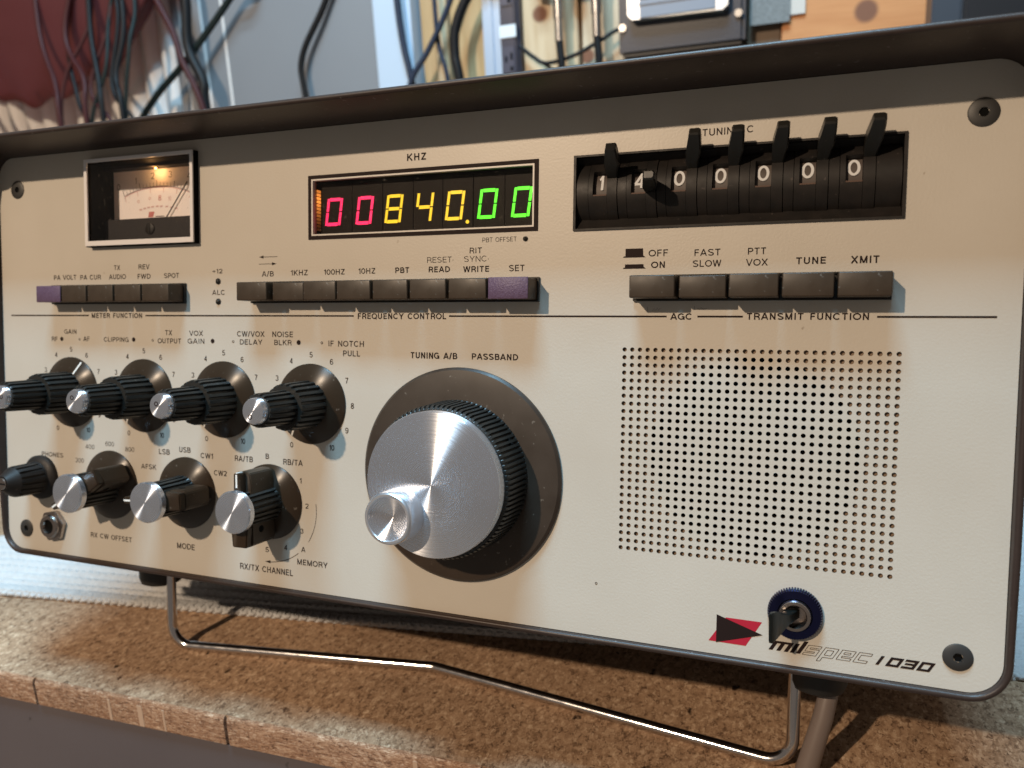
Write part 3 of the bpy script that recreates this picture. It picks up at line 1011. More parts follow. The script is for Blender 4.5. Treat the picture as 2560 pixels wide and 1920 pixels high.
# glowing amber bars imitate the digits' reflection on the left inner wall
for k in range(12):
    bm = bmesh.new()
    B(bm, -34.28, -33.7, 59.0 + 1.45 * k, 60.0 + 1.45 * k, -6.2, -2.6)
    part('reflection_bar', bm, bar_mat((0.03, 0.06, 0.12, 0.2, 0.35, 0.5, 0.7, 0.95, 1.3, 1.3, 1.0, 0.7)[k]), parent=disp)
bm = bmesh.new()
poly(bm, [(d0[0], d0[2]), (d0[1], d0[2]), (d0[1], d0[3]), (d0[0], d0[3])], -1.3)
part('window', bm, M['glass'], parent=disp, smooth=0)

# ---------------- thumbwheel switch bank
AXV, AXD, RW = 68.0, -13.2, 14.0
bm = bmesh.new()
w = WHEEL
frame(bm, (w[0], w[1], w[2], w[3]), (w[0] + .9, w[1] - .9, w[2] + .7, w[3] - .7), -2.4, 0.7)
frame(bm, (w[0] - 2, w[1] + 2, w[2] - 2, w[3] + 2), (w[0] + .3, w[1] - .3, w[2] + .3, w[3] - .3), -26, -2.45)
B(bm, w[0] - 2, w[1] + 2, w[2] - 2, w[3] + 2, -27, -26.05)
# sloping ledge along the bottom
a = [bm.verts.new(L(u, v, d)) for u in (w[0] + .95, w[1] - .95) for v, d in ((54.95, -0.2), (58.9, -3.6), (54.95, -3.6))]
bm.faces.new((a[0], a[1], a[4], a[3])); bm.faces.new((a[0], a[3], a[5], a[2])); bm.faces.new((a[1], a[2], a[5], a[4])); bm.faces.new((a[0], a[2], a[1])); bm.faces.new((a[3], a[4], a[5]))
a = [bm.verts.new(L(u, v, d)) for u in (w[0] + .95, w[1] - .95) for v, d in ((80.65, -1.2), (78.6, -4.2), (80.65, -4.2))]
bm.faces.new((a[0], a[3], a[4], a[1])); bm.faces.new((a[0], a[2], a[5], a[3])); bm.faces.new((a[0], a[1], a[2])); bm.faces.new((a[3], a[5], a[4])); bm.faces.new((a[1], a[4], a[5], a[2]))
bank = part('thumbwheel_housing', bm, M['black_matte'])

def curved(bm, u0, u1, r0, r1, a0, a1, n=16):
    """slab bent round the wheel axis, angles measured up from straight out"""
    rows = []
    for i in range(n + 1):
        a = math.radians(a0 + (a1 - a0) * i / n)
        rows.append([bm.verts.new(L(u, AXV + r * math.sin(a), AXD + r * math.cos(a))) for (u, r) in ((u0, r0), (u1, r0), (u1, r1), (u0, r1))])
    for p, q in zip(rows[:-1], rows[1:]):
        for k in range(4):
            bm.faces.new((p[k], p[(k + 1) % 4], q[(k + 1) % 4], q[k]))
    bm.faces.new(rows[0]); bm.faces.new(list(reversed(rows[-1])))
MP = 14.09
def vang(v, r=RW):
    return math.degrees(math.asin((v - AXV) / r))
bm = bmesh.new()
for i in range(7):
    x = 85.1 + MP * i
    if i: curved(bm, 95.95 + MP * (i - 1), x - .1, 8, RW - .25, -62, 62)
    # frame round each numeral window
    curved(bm, x + .1, x + 1.75, 8, RW, -62, 62)
    curved(bm, x + 1.75, x + 6.9, 8, RW, vang(75.5), 62)
    curved(bm, x + 1.75, x + 6.9, 8, RW, -62, vang(66.4))
curved(bm, 80.8, 85.0, 8, RW - .25, -62, 62)
curved(bm, 95.95 + MP * 6, 188.0, 8, RW - .25, -62, 62)
part('window_frame', bm, M['black_matte'], parent=bank)
bm = bmesh.new()
for i in range(7):
    x = 85.1 + MP * i
    curved(bm, x + 1.8, x + 6.85, 11.4, 13.75, vang(66.35), vang(66.9), 2)
part('window_sill', bm, principled('worn_brown_sill', (0.10, 0.055, 0.038), 0.6), parent=bank)

for i, ch in enumerate('1400000'):
    x = 85.1 + MP * i
    bm = bmesh.new()
    curved(bm, x + 7.0, x + 10.6, 7, RW + .15, -70, 70)
    wheel = part('thumbwheel', bm, M['black_matte'])
    bm = bmesh.new()
    curved(bm, x + 1.8, x + 6.85, 7, 11.7, -60, 60)
    part('number_drum', bm, M['numwheel'], parent=wheel)
    bm = bmesh.new()
    rr = 11.78
    th0 = math.asin((71.4 - AXV) / rr)
    def onto(p, rr=rr, th0=th0):           # stand the flat numeral on the drum's tangent
        t_ = p.z - 71.4
        r2 = rr - p.y
        return L(p.x, AXV + r2 * math.sin(th0) + t_ * math.cos(th0), AXD + r2 * math.cos(th0) - t_ * math.sin(th0))
    wd = 1.5 if ch == '1' else 3.25
    uc = x + 4.3
    va = 71.4
    add_text(bm, ch, uc - wd / 2, va - 2.8, uc + wd / 2, 5.7, 0, 0.16, xf=onto)
    part('numeral', bm, M['white_ink'], parent=wheel, smooth=0)
    # finger lever standing off the wheel
    bm = bmesh.new()
    th = math.radians(36 - 8 * int(ch))
    uc = x + 8.8
    prof_ = [(13.4, -1.75, 1.8, 2.3), (17.0, -1.75, 2.6, 2.2), (20.5, -1.6, 3.5, 2.1), (25.5, -0.4, 3.9, 1.8), (27.8, 0.1, 3.95, 1.6), (28.4, 0.5, 3.6, 1.1)]
    rows = []
    for r, a_, b_, t in prof_:
        row = []
        for (uu, tt) in ((a_, -t), (b_ - .5, -t), (b_, -t + .5), (b_, t - .5), (b_ - .5, t), (a_, t)):
            row.append(bm.verts.new(L(uc + uu, AXV + r * math.sin(th) + tt * math.cos(th), AXD + r * math.cos(th) - tt * math.sin(th))))
        rows.append(row)
    for p, q in zip(rows[:-1], rows[1:]):
        for k in range(6):
            bm.faces.new((p[k], p[(k + 1) % 6], q[(k + 1) % 6], q[k]))
    bm.faces.new(rows[0]); bm.faces.new(list(reversed(rows[-1])))
    part('lever', bm, M['black'], parent=wheel, smooth=30)

# ---------------- push button banks
def button_bank(u0, u1, n, out, labels):
    bm = bmesh.new()
    frame(bm, (u0 - .1, u1 + .1, 28.4, 37.6), (u0 + .35, u1 - .35, 28.9, 37.1), 0.0, 1.4)
    B(bm, u0 + .35, u1 - .35, 28.9, 37.1, -1.0, 0.2)
    part('button_bezel', bm, M['black'])
    p = (u1 - u0) / n
    for i in range(n):
        uc = u0 + p * (i + .5)
        d = out[i]
        bm = bmesh.new()
        vt = 36.85 - (0.25 if d < 10 else 0)
        B(bm, -p / 2 + .58, p / 2 - .52, 29.1, vt, 0.3 - d, 0.0, 0.45, 3)
        mat = M['purple'] if labels.get(i) else M['button']
        o = part('push_button', bm, M['button'], (uc, 0, d))
        if labels.get(i):
            o['label'] = labels[i]
            b2 = bmesh.new()
            B(b2, -p / 2 + .45, p / 2 - .40, 28.95, vt + .12, -0.55, 0.12, 0.35, 2)
            part('cover_film', b2, M['purple'], parent=o)
button_bank(-186.0, -102.8, 5, [9.8, 10, 10, 10, 10.2], {0: 'push button with a purple film on its face'})
button_bank(-65.8, 66.7, 8, [11.2, 8.6, 10.2, 11, 11, 11.2, 11.2, 11.6], {7: 'push button with a purple textured film on its face'})
button_bank(102.7, 186.2, 5, [11, 8.8, 11, 11, 11], {})

# ---------------- four double knobs
def cone_skirt(r, r2, d1, d2):
    bm = bmesh.new()
    lathe(bm, [(r, 0.05), (r, d1 * .6), (r - .35, d1), (r2, d2)], 96)
    return bm
def double_knob(first, at, ptr, ring_at):
    """outer grip is the part; skirt, inner grip, cap and marks are its sub-parts"""
    bm = bmesh.new()
    fluted(bm, 22, [(10.4, 2.9, 0.15), (10.2, 3.6, 1), (9.75, 17.6, 1), (9.3, 18.9, .6)], 1.05, duty=.45)
    k = part('control_knob', bm, M['black'], (*at, 0), smooth=25)
    part('skirt', cone_skirt(17.2, 10.2, 1.0, 3.4), M['skirt'], parent=k)
    bm = bmesh.new()
    fluted(bm, 18, [(7.15, 18.6, 1), (6.75, 33.8, 1), (6.3, 34.8, .5)], 0.85, duty=.45)
    part('inner_grip', bm, M['black'], parent=k, smooth=25)
    bm = bmesh.new()
    lathe(bm, [(5.25, 34.7), (5.15, 36.6), (4.8, 37.4), (4.2, 37.5)], 48)
    part('cap', bm, M['alu'], parent=k, smooth=25)
    bm = bmesh.new()
    a = math.radians(ptr)
    dr = (math.sin(a), math.cos(a)); tr = (dr[1], -dr[0])
    pts = []
    for r, d in ((10.3, 3.45), (16.7, 1.12)):
        for s in (-.42, .42):
            pts.append(bm.verts.new(L(dr[0] * r + tr[0] * s, dr[1] * r + tr[1] * s, d + .05)))
    bm.faces.new((pts[0], pts[1], pts[3], pts[2]))
    part('pointer_line', bm, M['white'], parent=k, smooth=0)
    bm = bmesh.new()
    ring2(bm, ring_at, 0.62, 0.98, 37.56, 24)
    part('cap_mark', bm, M['ink'], parent=k, smooth=0)
    return k
for i, (ptr, ra, lb) in enumerate(((28, (2.2, 0.3), 'double knob with its white line turned to between 5 and 6'), (-142, (-1.3, 1.6), None), (-140, (-1.4, .9), None), (-146, (-1.2, -2.2), None))):
    o = double_knob(i == 0, (KU[i], KV), ptr, ra)
    if lb: o['label'] = lb

# ---------------- three selector knobs with pointer bars
def selector(at, ang):
    bm = bmesh.new()
    fluted(bm, 22, [(8.6, 3.2, .3), (8.5, 4.2, 1), (8.0, 20.6, 1), (7.7, 21.6, .4)], 0.9, duty=.45)
    k = part('selector_knob', bm, M['black'], (*at, 0), smooth=25)
    part('skirt', cone_skirt(16.6, 10.0, 1.0, 3.2), M['skirt'], parent=k)
    rot = Matrix.Rotation(-math.radians(ang), 3, 'Y')     # turn in the panel plane, 0 = right
    bm = bmesh.new()
    # body of the bar, long way along +u (pointer) and -u (tail)
    sec = [(-15.8, -3.2), (-14.6, -4.5), (11.0, -4.5), (15.2, -3.4), (15.9, -1.6), (15.9, 1.6), (15.2, 3.4), (11.0, 4.5), (-14.6, 4.5), (-15.8, 3.2)]
    prism(bm, sec, 3.0, 17.5, 0.35)
    # raised ridges running over pointer and tail
    prism(bm, [(7.2, -1.7), (15.7, -1.5), (15.7, 1.5), (7.2, 1.7)], 17.2, 21.3, 0.3)
    prism(bm, [(-15.6, -3.6), (-7.0, -4.3), (-7.0, 4.3), (-15.6, 3.6)], 17.2, 20.6, 0.4)
    bmesh.ops.rotate(bm, cent=(0, 0, 0), matrix=rot, verts=bm.verts[:])
    part('pointer_bar', bm, M['skirt'], parent=k, smooth=25)
    bm = bmesh.new()
    poly(bm, [(9.8, -.42), (15.3, -.42), (15.3, .42), (9.8, .42)], 21.36)
    B(bm, 15.72, 15.98, -.42, .42, 17.8, 21.1)
    bmesh.ops.rotate(bm, cent=(0, 0, 0), matrix=rot, verts=bm.verts[:])
    part('pointer_line', bm, M['white'], parent=k, smooth=0)
    bm = bmesh.new()     # set screw hole in the flank of the tail
    for s in (-1, 1):
        c = (-9.0, 12.0)
        ringv = [bm.verts.new(Vector((c[0] + 1.5 * math.cos(t * math.pi / 9), -(c[1] + 1.5 * math.sin(t * math.pi / 9)), s * 4.53))) for t in range(18)]
        bm.faces.new(ringv)
    bmesh.ops.rotate(bm, cent=(0, 0, 0), matrix=rot, verts=bm.verts[:])
    part('set_screw', bm, M['void'], parent=k, smooth=0)
    bm = bmesh.new()
    lathe(bm, [(8.9, 21.4), (8.95, 23.8), (8.5, 24.5), (7.9, 24.6)], 64)
    part('cap', bm, M['alu'], parent=k, smooth=25)
    return k
for at, ang, lb in (((-150.8, -58.5), 211, 'selector knob pointing to the lower left'), ((-104.1, -58.5), 183, 'selector knob pointing left'), ((MU, MV), 91, 'selector knob pointing up')):
    selector(at, ang)['label'] = lb

# ---------------- phones level knob and jack
bm = bmesh.new()
fluted(bm, 16, [(8.0, 3.0, 0), (8.0, 4.5, .4), (7.6, 15.0, 1), (7.2, 16.2, .1)], 1.0, cap=False)
lathe(bm, [(7.2, 16.2), (3.6, 21.0), (3.3, 21.0), (3.3, 20.2)], 32)
k = part('phones_knob', bm, M['black_matte'], (-197.4, -58.2, 0), smooth=30)
bm = bmesh.new()
lathe(bm, [(11.0, 0.05), (11.0, 1.8), (10.0, 2.8), (8.2, 3.4), (8.0, 4.2)], 56)
part('flange', bm, M['black_matte'], parent=k)
bm = bmesh.new()
lathe(bm, [(2.9, 19.6), (2.9, 21.2), (2.5, 21.6)], 28)
part('slotted_screw', bm, M['nickel'], parent=k)
bm = bmesh.new()
B(bm, -2.6, 2.6, -.35, .35, 21.2, 21.66)
part('screw_slot', bm, M['void'], parent=k, smooth=0)
bm = bmesh.new()
hx = [(8.1 * math.cos(math.radians(60 * i + 12)), 8.1 * math.sin(math.radians(60 * i + 12))) for i in range(6)]
prism(bm, hx, 0.05, 2.6, 0.4)
jack = part('phones_jack', bm, M['nickel'], (-189.0, -82.0, 0), smooth=30)
bm = bmesh.new()
lathe(bm, [(6.0, 2.6), (6.0, 3.6), (5.4, 4.4), (3.6, 4.4), (3.2, 3.6), (3.2, -4)], 40, cap1=False)
part('collar', bm, M['nickel'], parent=jack)
bm = bmesh.new()
disc(bm, (0, 0), 3.3, 2.9)
part('socket_hole', bm, M['void'], parent=jack, smooth=0)

# ---------------- main tuning knob
TU, TV = 34.2, -39.7
bm = bmesh.new()
fluted(bm, 92, [(30.0, 3.2, 0), (29.9, 4.0, 1), (29.2, 18.6, 1), (28.6, 19.8, .5), (27.7, 20.3, .0)], 0.85, duty=.5)
tk = part('tuning_knob', bm, M['black'], (TU, TV, 0), smooth=25)
bm = bmesh.new()
lathe(bm, [(42.6, 0.05), (42.6, 1.2), (41.6, 2.1), (38.0, 2.6), (29, 3.3)], 160)
part('skirt', bm, M['skirt_big'], parent=tk, smooth=20)
bm = bmesh.new()      # set screw notch in the ribbing
B(bm, -1.0, 1.0, -1.6, 1.6, -1.5, 0.12)
bmesh.ops.rotate(bm, cent=(0, 0, 0), matrix=Matrix.Rotation(math.radians(90), 3, 'Z') , verts=bm.verts[:])
bmesh.ops.translate(bm, vec=L(29.5, 0, 8.5), verts=bm.verts[:])
bmesh.ops.rotate(bm, cent=(0, 0, 0), matrix=Matrix.Rotation(math.radians(-33), 3, 'Y'), verts=bm.verts[:])
part('set_screw_notch', bm, M['void'], parent=tk, smooth=0)
bm = bmesh.new()
lathe(bm, [(27.3, 20.2), (27.3, 24.2), (27.0, 24.75), (26.4, 25.0)], 128)
part('face_plate', bm, M['alu'], parent=tk, smooth=25)
bm = bmesh.new()
lathe(bm, [(9.9, 25.0), (9.75, 33.6), (9.4, 34.4), (9.0, 34.7), (8.3, 34.7), (8.0, 34.4)], 96, cap1=False)
part('finger_knob', bm, M['alu_bright'], (21.5 - TU, -51.3 - TV, 0), parent=tk, smooth=30)

bm = bmesh.new()
lathe(bm, [(8.0, 34.4), (7.6, 33.9), (5.2, 32.4), (2.6, 31.0), (1.2, 30.4), (0.02, 30.2)], 96, cap1=False)
part('finger_dish', bm, M['alu'], (21.5 - TU, -51.3 - TV, 0), parent=tk, smooth=30)

# ---------------- toggle switch
bm = bmesh.new()
fluted(bm, 60, [(8.95, 0.05, 1), (8.9, 1.5, 1), (8.3, 2.7, .25)], 0.8, duty=.45, cap=False)
lathe(bm, [(8.3, 2.7), (5.7, 2.9), (5.5, 2.2)], 64, cap1=False)
tg = part('toggle_switch', bm, M['blued'], (160.6, -77.9, 0), smooth=30)
bm = bmesh.new()
lathe(bm, [(5.4, 0.4), (5.4, 3.6), (5.0, 4.3), (4.0, 4.4), (3.6, 3.6), (3.4, 0.6)], 48)
part('bushing', bm, M['nickel'], parent=tg)
bm = bmesh.new()
# flat black paddle, narrow at the pivot and broad at the end, leaning out to the lower left
p0 = Vector(L(0.0, 0.6, 1.5)); p1 = Vector(L(-7.2, -0.4, 17.5))
ax = (p1 - p0).normalized()
up = (Vector((0, 0, 1)) - ax * ax.z).normalized()
sd = ax.cross(up)
rows = []
for f, hh, tt in ((0, 1.6, 1.6), (.25, 1.7, 1.6), (.42, 2.0, 1.5), (.60, 3.3, 1.2), (.75, 4.4, .95), (.95, 5.15, .8), (1.0, 4.9, .5)):
    c = p0 + (p1 - p0) * f
    row = [c + up * hh * y + sd * tt * x for x, y in ((-1, -.85), (-.6, -1), (.6, -1), (1, -.85), (1, .85), (.6, 1), (-.6, 1), (-1, .85))]
    rows.append([bm.verts.new(q) for q in row])
for a, b in zip(rows[:-1], rows[1:]):
    for i in range(8):
        bm.faces.new((a[i], a[(i + 1) % 8], b[(i + 1) % 8], b[i]))
bm.faces.new(list(reversed(rows[0]))); bm.faces.new(rows[-1])
part('paddle', bm, principled('paddle_black', (0.006, 0.007, 0.0065), 0.3, spec=0.3), parent=tg, smooth=30)

# ---------------- stand and feet
bm = bmesh.new()
path = fillet([L(-161, -100, -46), L(-161, -156.6, -47.2), L(-10.5, -152.6, -67.6), L(161, -156.6, -47.2), L(161, -100, -46)], 11, 10)
sweep(bm, path, 2.55, 16)
part('wire_stand', bm, M['chrome'], smooth=60)
for u in (-171.5, 169.5):
    bm = bmesh.new()
    lathe(bm, [(11.5, 0), (11.2, 21), (10.2, 24), (8.5, 24.8)], 36)
    bmesh.ops.rotate(bm, cent=(0, 0, 0), matrix=Matrix.Rotation(math.radians(-90), 3, 'X'), verts=bm.verts[:])
    for v_ in bm.verts: v_.co.z = -abs(v_.co.z)
    part('front_foot', bm, M['rubber'], (u, -99.0, -50), smooth=40)
for u in (-170, 170):
    bm = bmesh.new()
    B(bm, -11, 11, -10.2, 0, -11, 11, 1.5)
    part('rear_foot', bm, M['rubber'], (u, -99.0, -305))
bm = bmesh.new()
sweep(bm, [L(175.5, -116, -52), L(172.0, -134, -47), L(165.5, -159.5, -44)], [3.6, 3.9, 4.3], 18)
part('prop_leg', bm, M['taupe'], smooth=60)

# ------------------------------------------------------------------ bench, towel and the wall behind (world millimetres)
def WB(bm, x0, x1, y0, y1, z0, z1, bev=0.0, seg=2):
    vs_ = [bm.verts.new((x, y, z)) for y in (y0, y1) for z in (z0, z1) for x in (x0, x1)]
    fs = [(0, 1, 3, 2), (4, 6, 7, 5), (0, 4, 5, 1), (2, 3, 7, 6), (0, 2, 6, 4), (1, 5, 7, 3)]
    faces = [bm.faces.new([vs_[i] for i in f]) for f in fs]
    if bev > 0:
        bmesh.ops.bevel(bm, geom=list({e for f in faces for e in f.edges}), offset=bev, segments=seg, affect='EDGES')

def free(name, bm, mat, base=(0, 0, 0), parent=None, smooth=35, rel=True):
    """world-space mesh whose object origin sits at base (mm)"""
    bmesh.ops.translate(bm, vec=-Vector(base), verts=bm.verts[:])
    o = finish(name, bm, mat, parent, None, smooth)
    o.location = Vector(base) * MM - (Vector(parent.location) if parent else Vector())
    return o

def thing(name, base, label, cat, group=None, kind=None):
    o = bpy.data.objects.new(name, None)
    o.empty_display_size = 0.03
    COL.objects.link(o)
    o.location = Vector(base) * MM
    return tag(o, label, cat, group, kind)

def mat_chipboard(name, cols, stretch=(1, 1, 1), scale=1.0, pits=True):
    mt = bpy.data.materials.new(name)
    mt.use_nodes = True
    nt = mt.node_tree
    b = nt.nodes['Principled BSDF']
    b.inputs['Roughness'].default_value = 0.8
    b.inputs['Specular IOR Level'].default_value = 0.25
    tc = nd(nt, 'ShaderNodeTexCoord')
    mp = nd(nt, 'ShaderNodeMapping')
    mp.inputs['Scale'].default_value = stretch
    nt.links.new(tc.outputs['Object'], mp.inputs['Vector'])
    # warp so that the flakes are ragged
    wn = nd(nt, 'ShaderNodeTexNoise'); wn.inputs['Scale'].default_value = 420 * scale; wn.inputs['Detail'].default_value = 3
    nt.links.new(mp.outputs[0], wn.inputs['Vector'])
    wm = nd(nt, 'ShaderNodeMix', data_type='RGBA'); wm.inputs['Factor'].default_value = 0.006
    wm.blend_type = 'ADD'
    nt.links.new(mp.outputs[0], wm.inputs['A']); nt.links.new(wn.outputs['Color'], wm.inputs['B'])
    vo = nd(nt, 'ShaderNodeTexVoronoi'); vo.inputs['Scale'].default_value = 620 * scale
    nt.links.new(wm.outputs['Result'], vo.inputs['Vector'])
    n1 = nd(nt, 'ShaderNodeTexNoise'); n1.inputs['Scale'].default_value = 260 * scale; n1.inputs['Detail'].default_value = 9; n1.inputs['Roughness'].default_value = 0.72
    nt.links.new(mp.outputs[0], n1.inputs['Vector'])
    sep = nd(nt, 'ShaderNodeSeparateColor')
    nt.links.new(vo.outputs['Color'], sep.inputs[0])
    mxf = nd(nt, 'ShaderNodeMix', data_type='FLOAT'); mxf.inputs['Factor'].default_value = 0.74
    nt.links.new(sep.outputs[0], mxf.inputs['A']); nt.links.new(n1.outputs['Fac'], mxf.inputs['B'])
    r = nd(nt, 'ShaderNodeValToRGB')
    el = r.color_ramp.elements
    el[0].position, el[0].color = 0.31, (*cols[0], 1)
    el[1].position, el[1].color = 0.72, (*cols[3], 1)
    e = el.new(0.43); e.color = (*cols[1], 1)
    e = el.new(0.57); e.color = (*cols[2], 1)
    nt.links.new(mxf.outputs['Result'], r.inputs['Fac'])
    colo = r.outputs['Color']
    n3 = nd(nt, 'ShaderNodeTexNoise'); n3.inputs['Scale'].default_value = 9; n3.inputs['Detail'].default_value = 4
    nt.links.new(tc.outputs['Object'], n3.inputs['Vector'])
    mr = nd(nt, 'ShaderNodeMapRange'); mr.inputs['From Min'].default_value = .35; mr.inputs['From Max'].default_value = .65; mr.inputs['To Min'].default_value = .82; mr.inputs['To Max'].default_value = 1.12
    nt.links.new(n3.outputs['Fac'], mr.inputs['Value'])
    mul = nd(nt, 'ShaderNodeMix', data_type='RGBA'); mul.blend_type = 'MULTIPLY'; mul.inputs['Factor'].default_value = 1
    nt.links.new(colo, mul.inputs['A']); nt.links.new(mr.outputs['Result'], mul.inputs['B'])
    colo = mul.outputs['Result']
    if pits:
        n2 = nd(nt, 'ShaderNodeTexNoise'); n2.inputs['Scale'].default_value = 120; n2.inputs['Detail'].default_value = 3
        nt.links.new(mp.outputs[0], n2.inputs['Vector'])
        m2 = nd(nt, 'ShaderNodeMapRange'); m2.inputs['From Min'].default_value = .69; m2.inputs['From Max'].default_value = .74
        nt.links.new(n2.outputs['Fac'], m2.inputs['Value'])
        mx = nd(nt, 'ShaderNodeMix', data_type='RGBA'); mx.inputs['B'].default_value = (0.035, 0.018, 0.010, 1)
        nt.links.new(m2.outputs['Result'], mx.inputs['Factor']); nt.links.new(colo, mx.inputs['A'])
        colo = mx.outputs['Result']
    nt.links.new(colo, b.inputs['Base Color'])
    bp = nd(nt, 'ShaderNodeBump'); bp.inputs['Strength'].default_value = 0.6; bp.inputs['Distance'].default_value = 0.0006
    nt.links.new(mxf.outputs['Result'], bp.inputs['Height'])
    nt.links.new(bp.outputs[0], b.inputs['Normal'])
    return mt

M['board'] = mat_chipboard('worn_chipboard_top', [(0.11, 0.060, 0.036), (0.34, 0.21, 0.125), (0.47, 0.305, 0.19), (0.70, 0.52, 0.36)], (1, .62, 1), 1.25)
M['board_edge'] = mat_chipboard('raw_chipboard_edge', [(0.06, 0.026, 0.016), (0.28, 0.145, 0.082), (0.42, 0.245, 0.145), (0.70, 0.52, 0.37)], (.42, 1, 1.5), 1.9, False)
M['apron'] = principled('grey_painted_timber', (0.105, 0.088, 0.094), 0.55, noise=(12, 0.6, (0.130, 0.110, 0.114)), bump=(140, 0.25, 0.3), fleck=(160, 0.72, (0.07, 0.06, 0.06)))

SK = math.atan2(7, 200)
base = Vector((0, -19.0, 0))
bench = thing('workbench', (0, -19, 0), 'worn brown chipboard workbench with a raw sawn edge and grey painted front rail', 'workbench')
bench.rotation_euler = (0, 0, SK)
def bpart(name, bm, mat, smooth=30):
    o = finish(name, bm, mat, bench, None, smooth)
    return o
bm = bmesh.new()
WB(bm, -1300, 900, 2.2, 640, -14.4, 0, 0)
bpart('bench_top', bm, M['board'])
# raw front edge: lengths of edging with saw gaps; the upper arris is worn round
bm = bmesh.new()
xs = [-1300, -212.0, -90.5, 40, 175, 900]
for a_, b_ in zip(xs[:-1], xs[1:]):
    n_ = max(2, int((b_ - a_) / 6))
    rows = []
    for i in range(n_ + 1):
        x = a_ + 0.9 + (b_ - a_ - 1.8) * i / n_
        j = random.uniform(-.35, .35)
        k = random.uniform(.8, 1.5)
        rows.append([bm.verts.new(p) for p in ((x, 2.15, -14.5), (x, 0, -14.5), (x, 0 + j * .3, -2.2 * k), (x, .55, -.8 * k), (x, 1.2, -.25), (x, 2.2, -0.02))])
    for p, q in zip(rows[:-1], rows[1:]):
        for k in range(5):
            bm.faces.new((p[k], p[k + 1], q[k + 1], q[k]))
    bm.faces.new(rows[0]); bm.faces.new(list(reversed(rows[-1])))
bpart('bench_edge', bm, M['board_edge'], 50)
bm = bmesh.new()
for x, w_, z in ((-162.5, 1.6, -14.3), (-143.5, 3.0, -14.3), (-128, 1.2, -14.3), (8, 2.2, -14.3), (60, 1.3, -14.3)):
    WB(bm, x, x + w_, -0.18, 0.4, z, -2.6)
bpart('sawn_mark', bm, principled('pale_sawdust_streak', (0.52, 0.36, 0.25), 0.9))
bm = bmesh.new()
WB(bm, -1300, 900, 1.2, 40, -210, -14.7, 1.0)
bpart('front_rail', bm, M['apron'])

# floor far below the bench front
bm = bmesh.new(); WB(bm, -3000, 3000, -2500, 650, -920, -900)
o = free('floor', bm, principled('grey_concrete', (0.22, 0.21, 0.20), 0.8, noise=(8, .6, (0.28, 0.27, 0.25))), (0, 0, -900)); tag(o, 'grey concrete floor under the bench', 'floor', kind='structure')

# white ribbed towel under the radio
M['towel'] = principled('white_cotton_knit', (0.60, 0.60, 0.59), 0.9, spec=0.1, noise=(220, .7, (0.48, 0.48, 0.48)), bump=(700, 1.0, 1.0))
bm = bmesh.new()
PXL = 1.38
nx, ny = 400, 150
tx0, tx1 = -372.0, 372.0
for_rows = []
for j in range(ny + 1):
    y = 0.0 + (j / ny) ** 1.25 * 330.0
    row = []
    for i in range(nx + 1):
        x = tx0 + (tx1 - tx0) * i / nx
        ph = x / 5.6 * math.pi
        scal = abs(math.sin(ph))
        yy = y - (1.6 * scal if j == 0 else 0.8 * scal if j == 1 else 0)
        rib = 1.5 * math.sin(y / 4.4 * math.pi) * (1 if y > 8 else 0)
        stitch = 0.45 * math.sin(ph * 2 + (j % 2) * math.pi / 2) if y < 60 else 0.3 * math.sin(ph)
        z = (0.3 if j == 0 else 3.2 + rib + stitch + (0.8 * scal if y < 6 else 0)) + 0.9 * math.sin(x / 70.0) * math.sin(y / 50.0 + 1)
        row.append(bm.verts.new((x, yy, max(z, .25))))
    for_rows.append(row)
for a_, b_ in zip(for_rows[:-1], for_rows[1:]):
    for i in range(nx):
        bm.faces.new((a_[i], a_[i + 1], b_[i + 1], b_[i]))
# knotted hem loops along the front
for i in range(int((tx1 - tx0) / 5.6)):
    x = tx0 + 5.6 * (i + .5)
    sweep(bm, [(x - 2.5, 5.0, 1.9), (x - 2.1, 0.6, 2.3), (x - .9, -1.2, 1.9), (x + .9, -1.2, 1.9), (x + 2.1, 0.6, 2.3), (x + 2.5, 5.0, 1.9)], 1.35, 7)
towel = finish('towel', bm, M['towel'], None, None, 60)
towel.location = (-0.030, 0.0755, 0.0)
towel.rotation_euler = (0, 0, math.atan2(75.2, 575))
tag(towel, 'white ribbed cotton towel with a scalloped hem spread on the bench under the radio', 'towel')

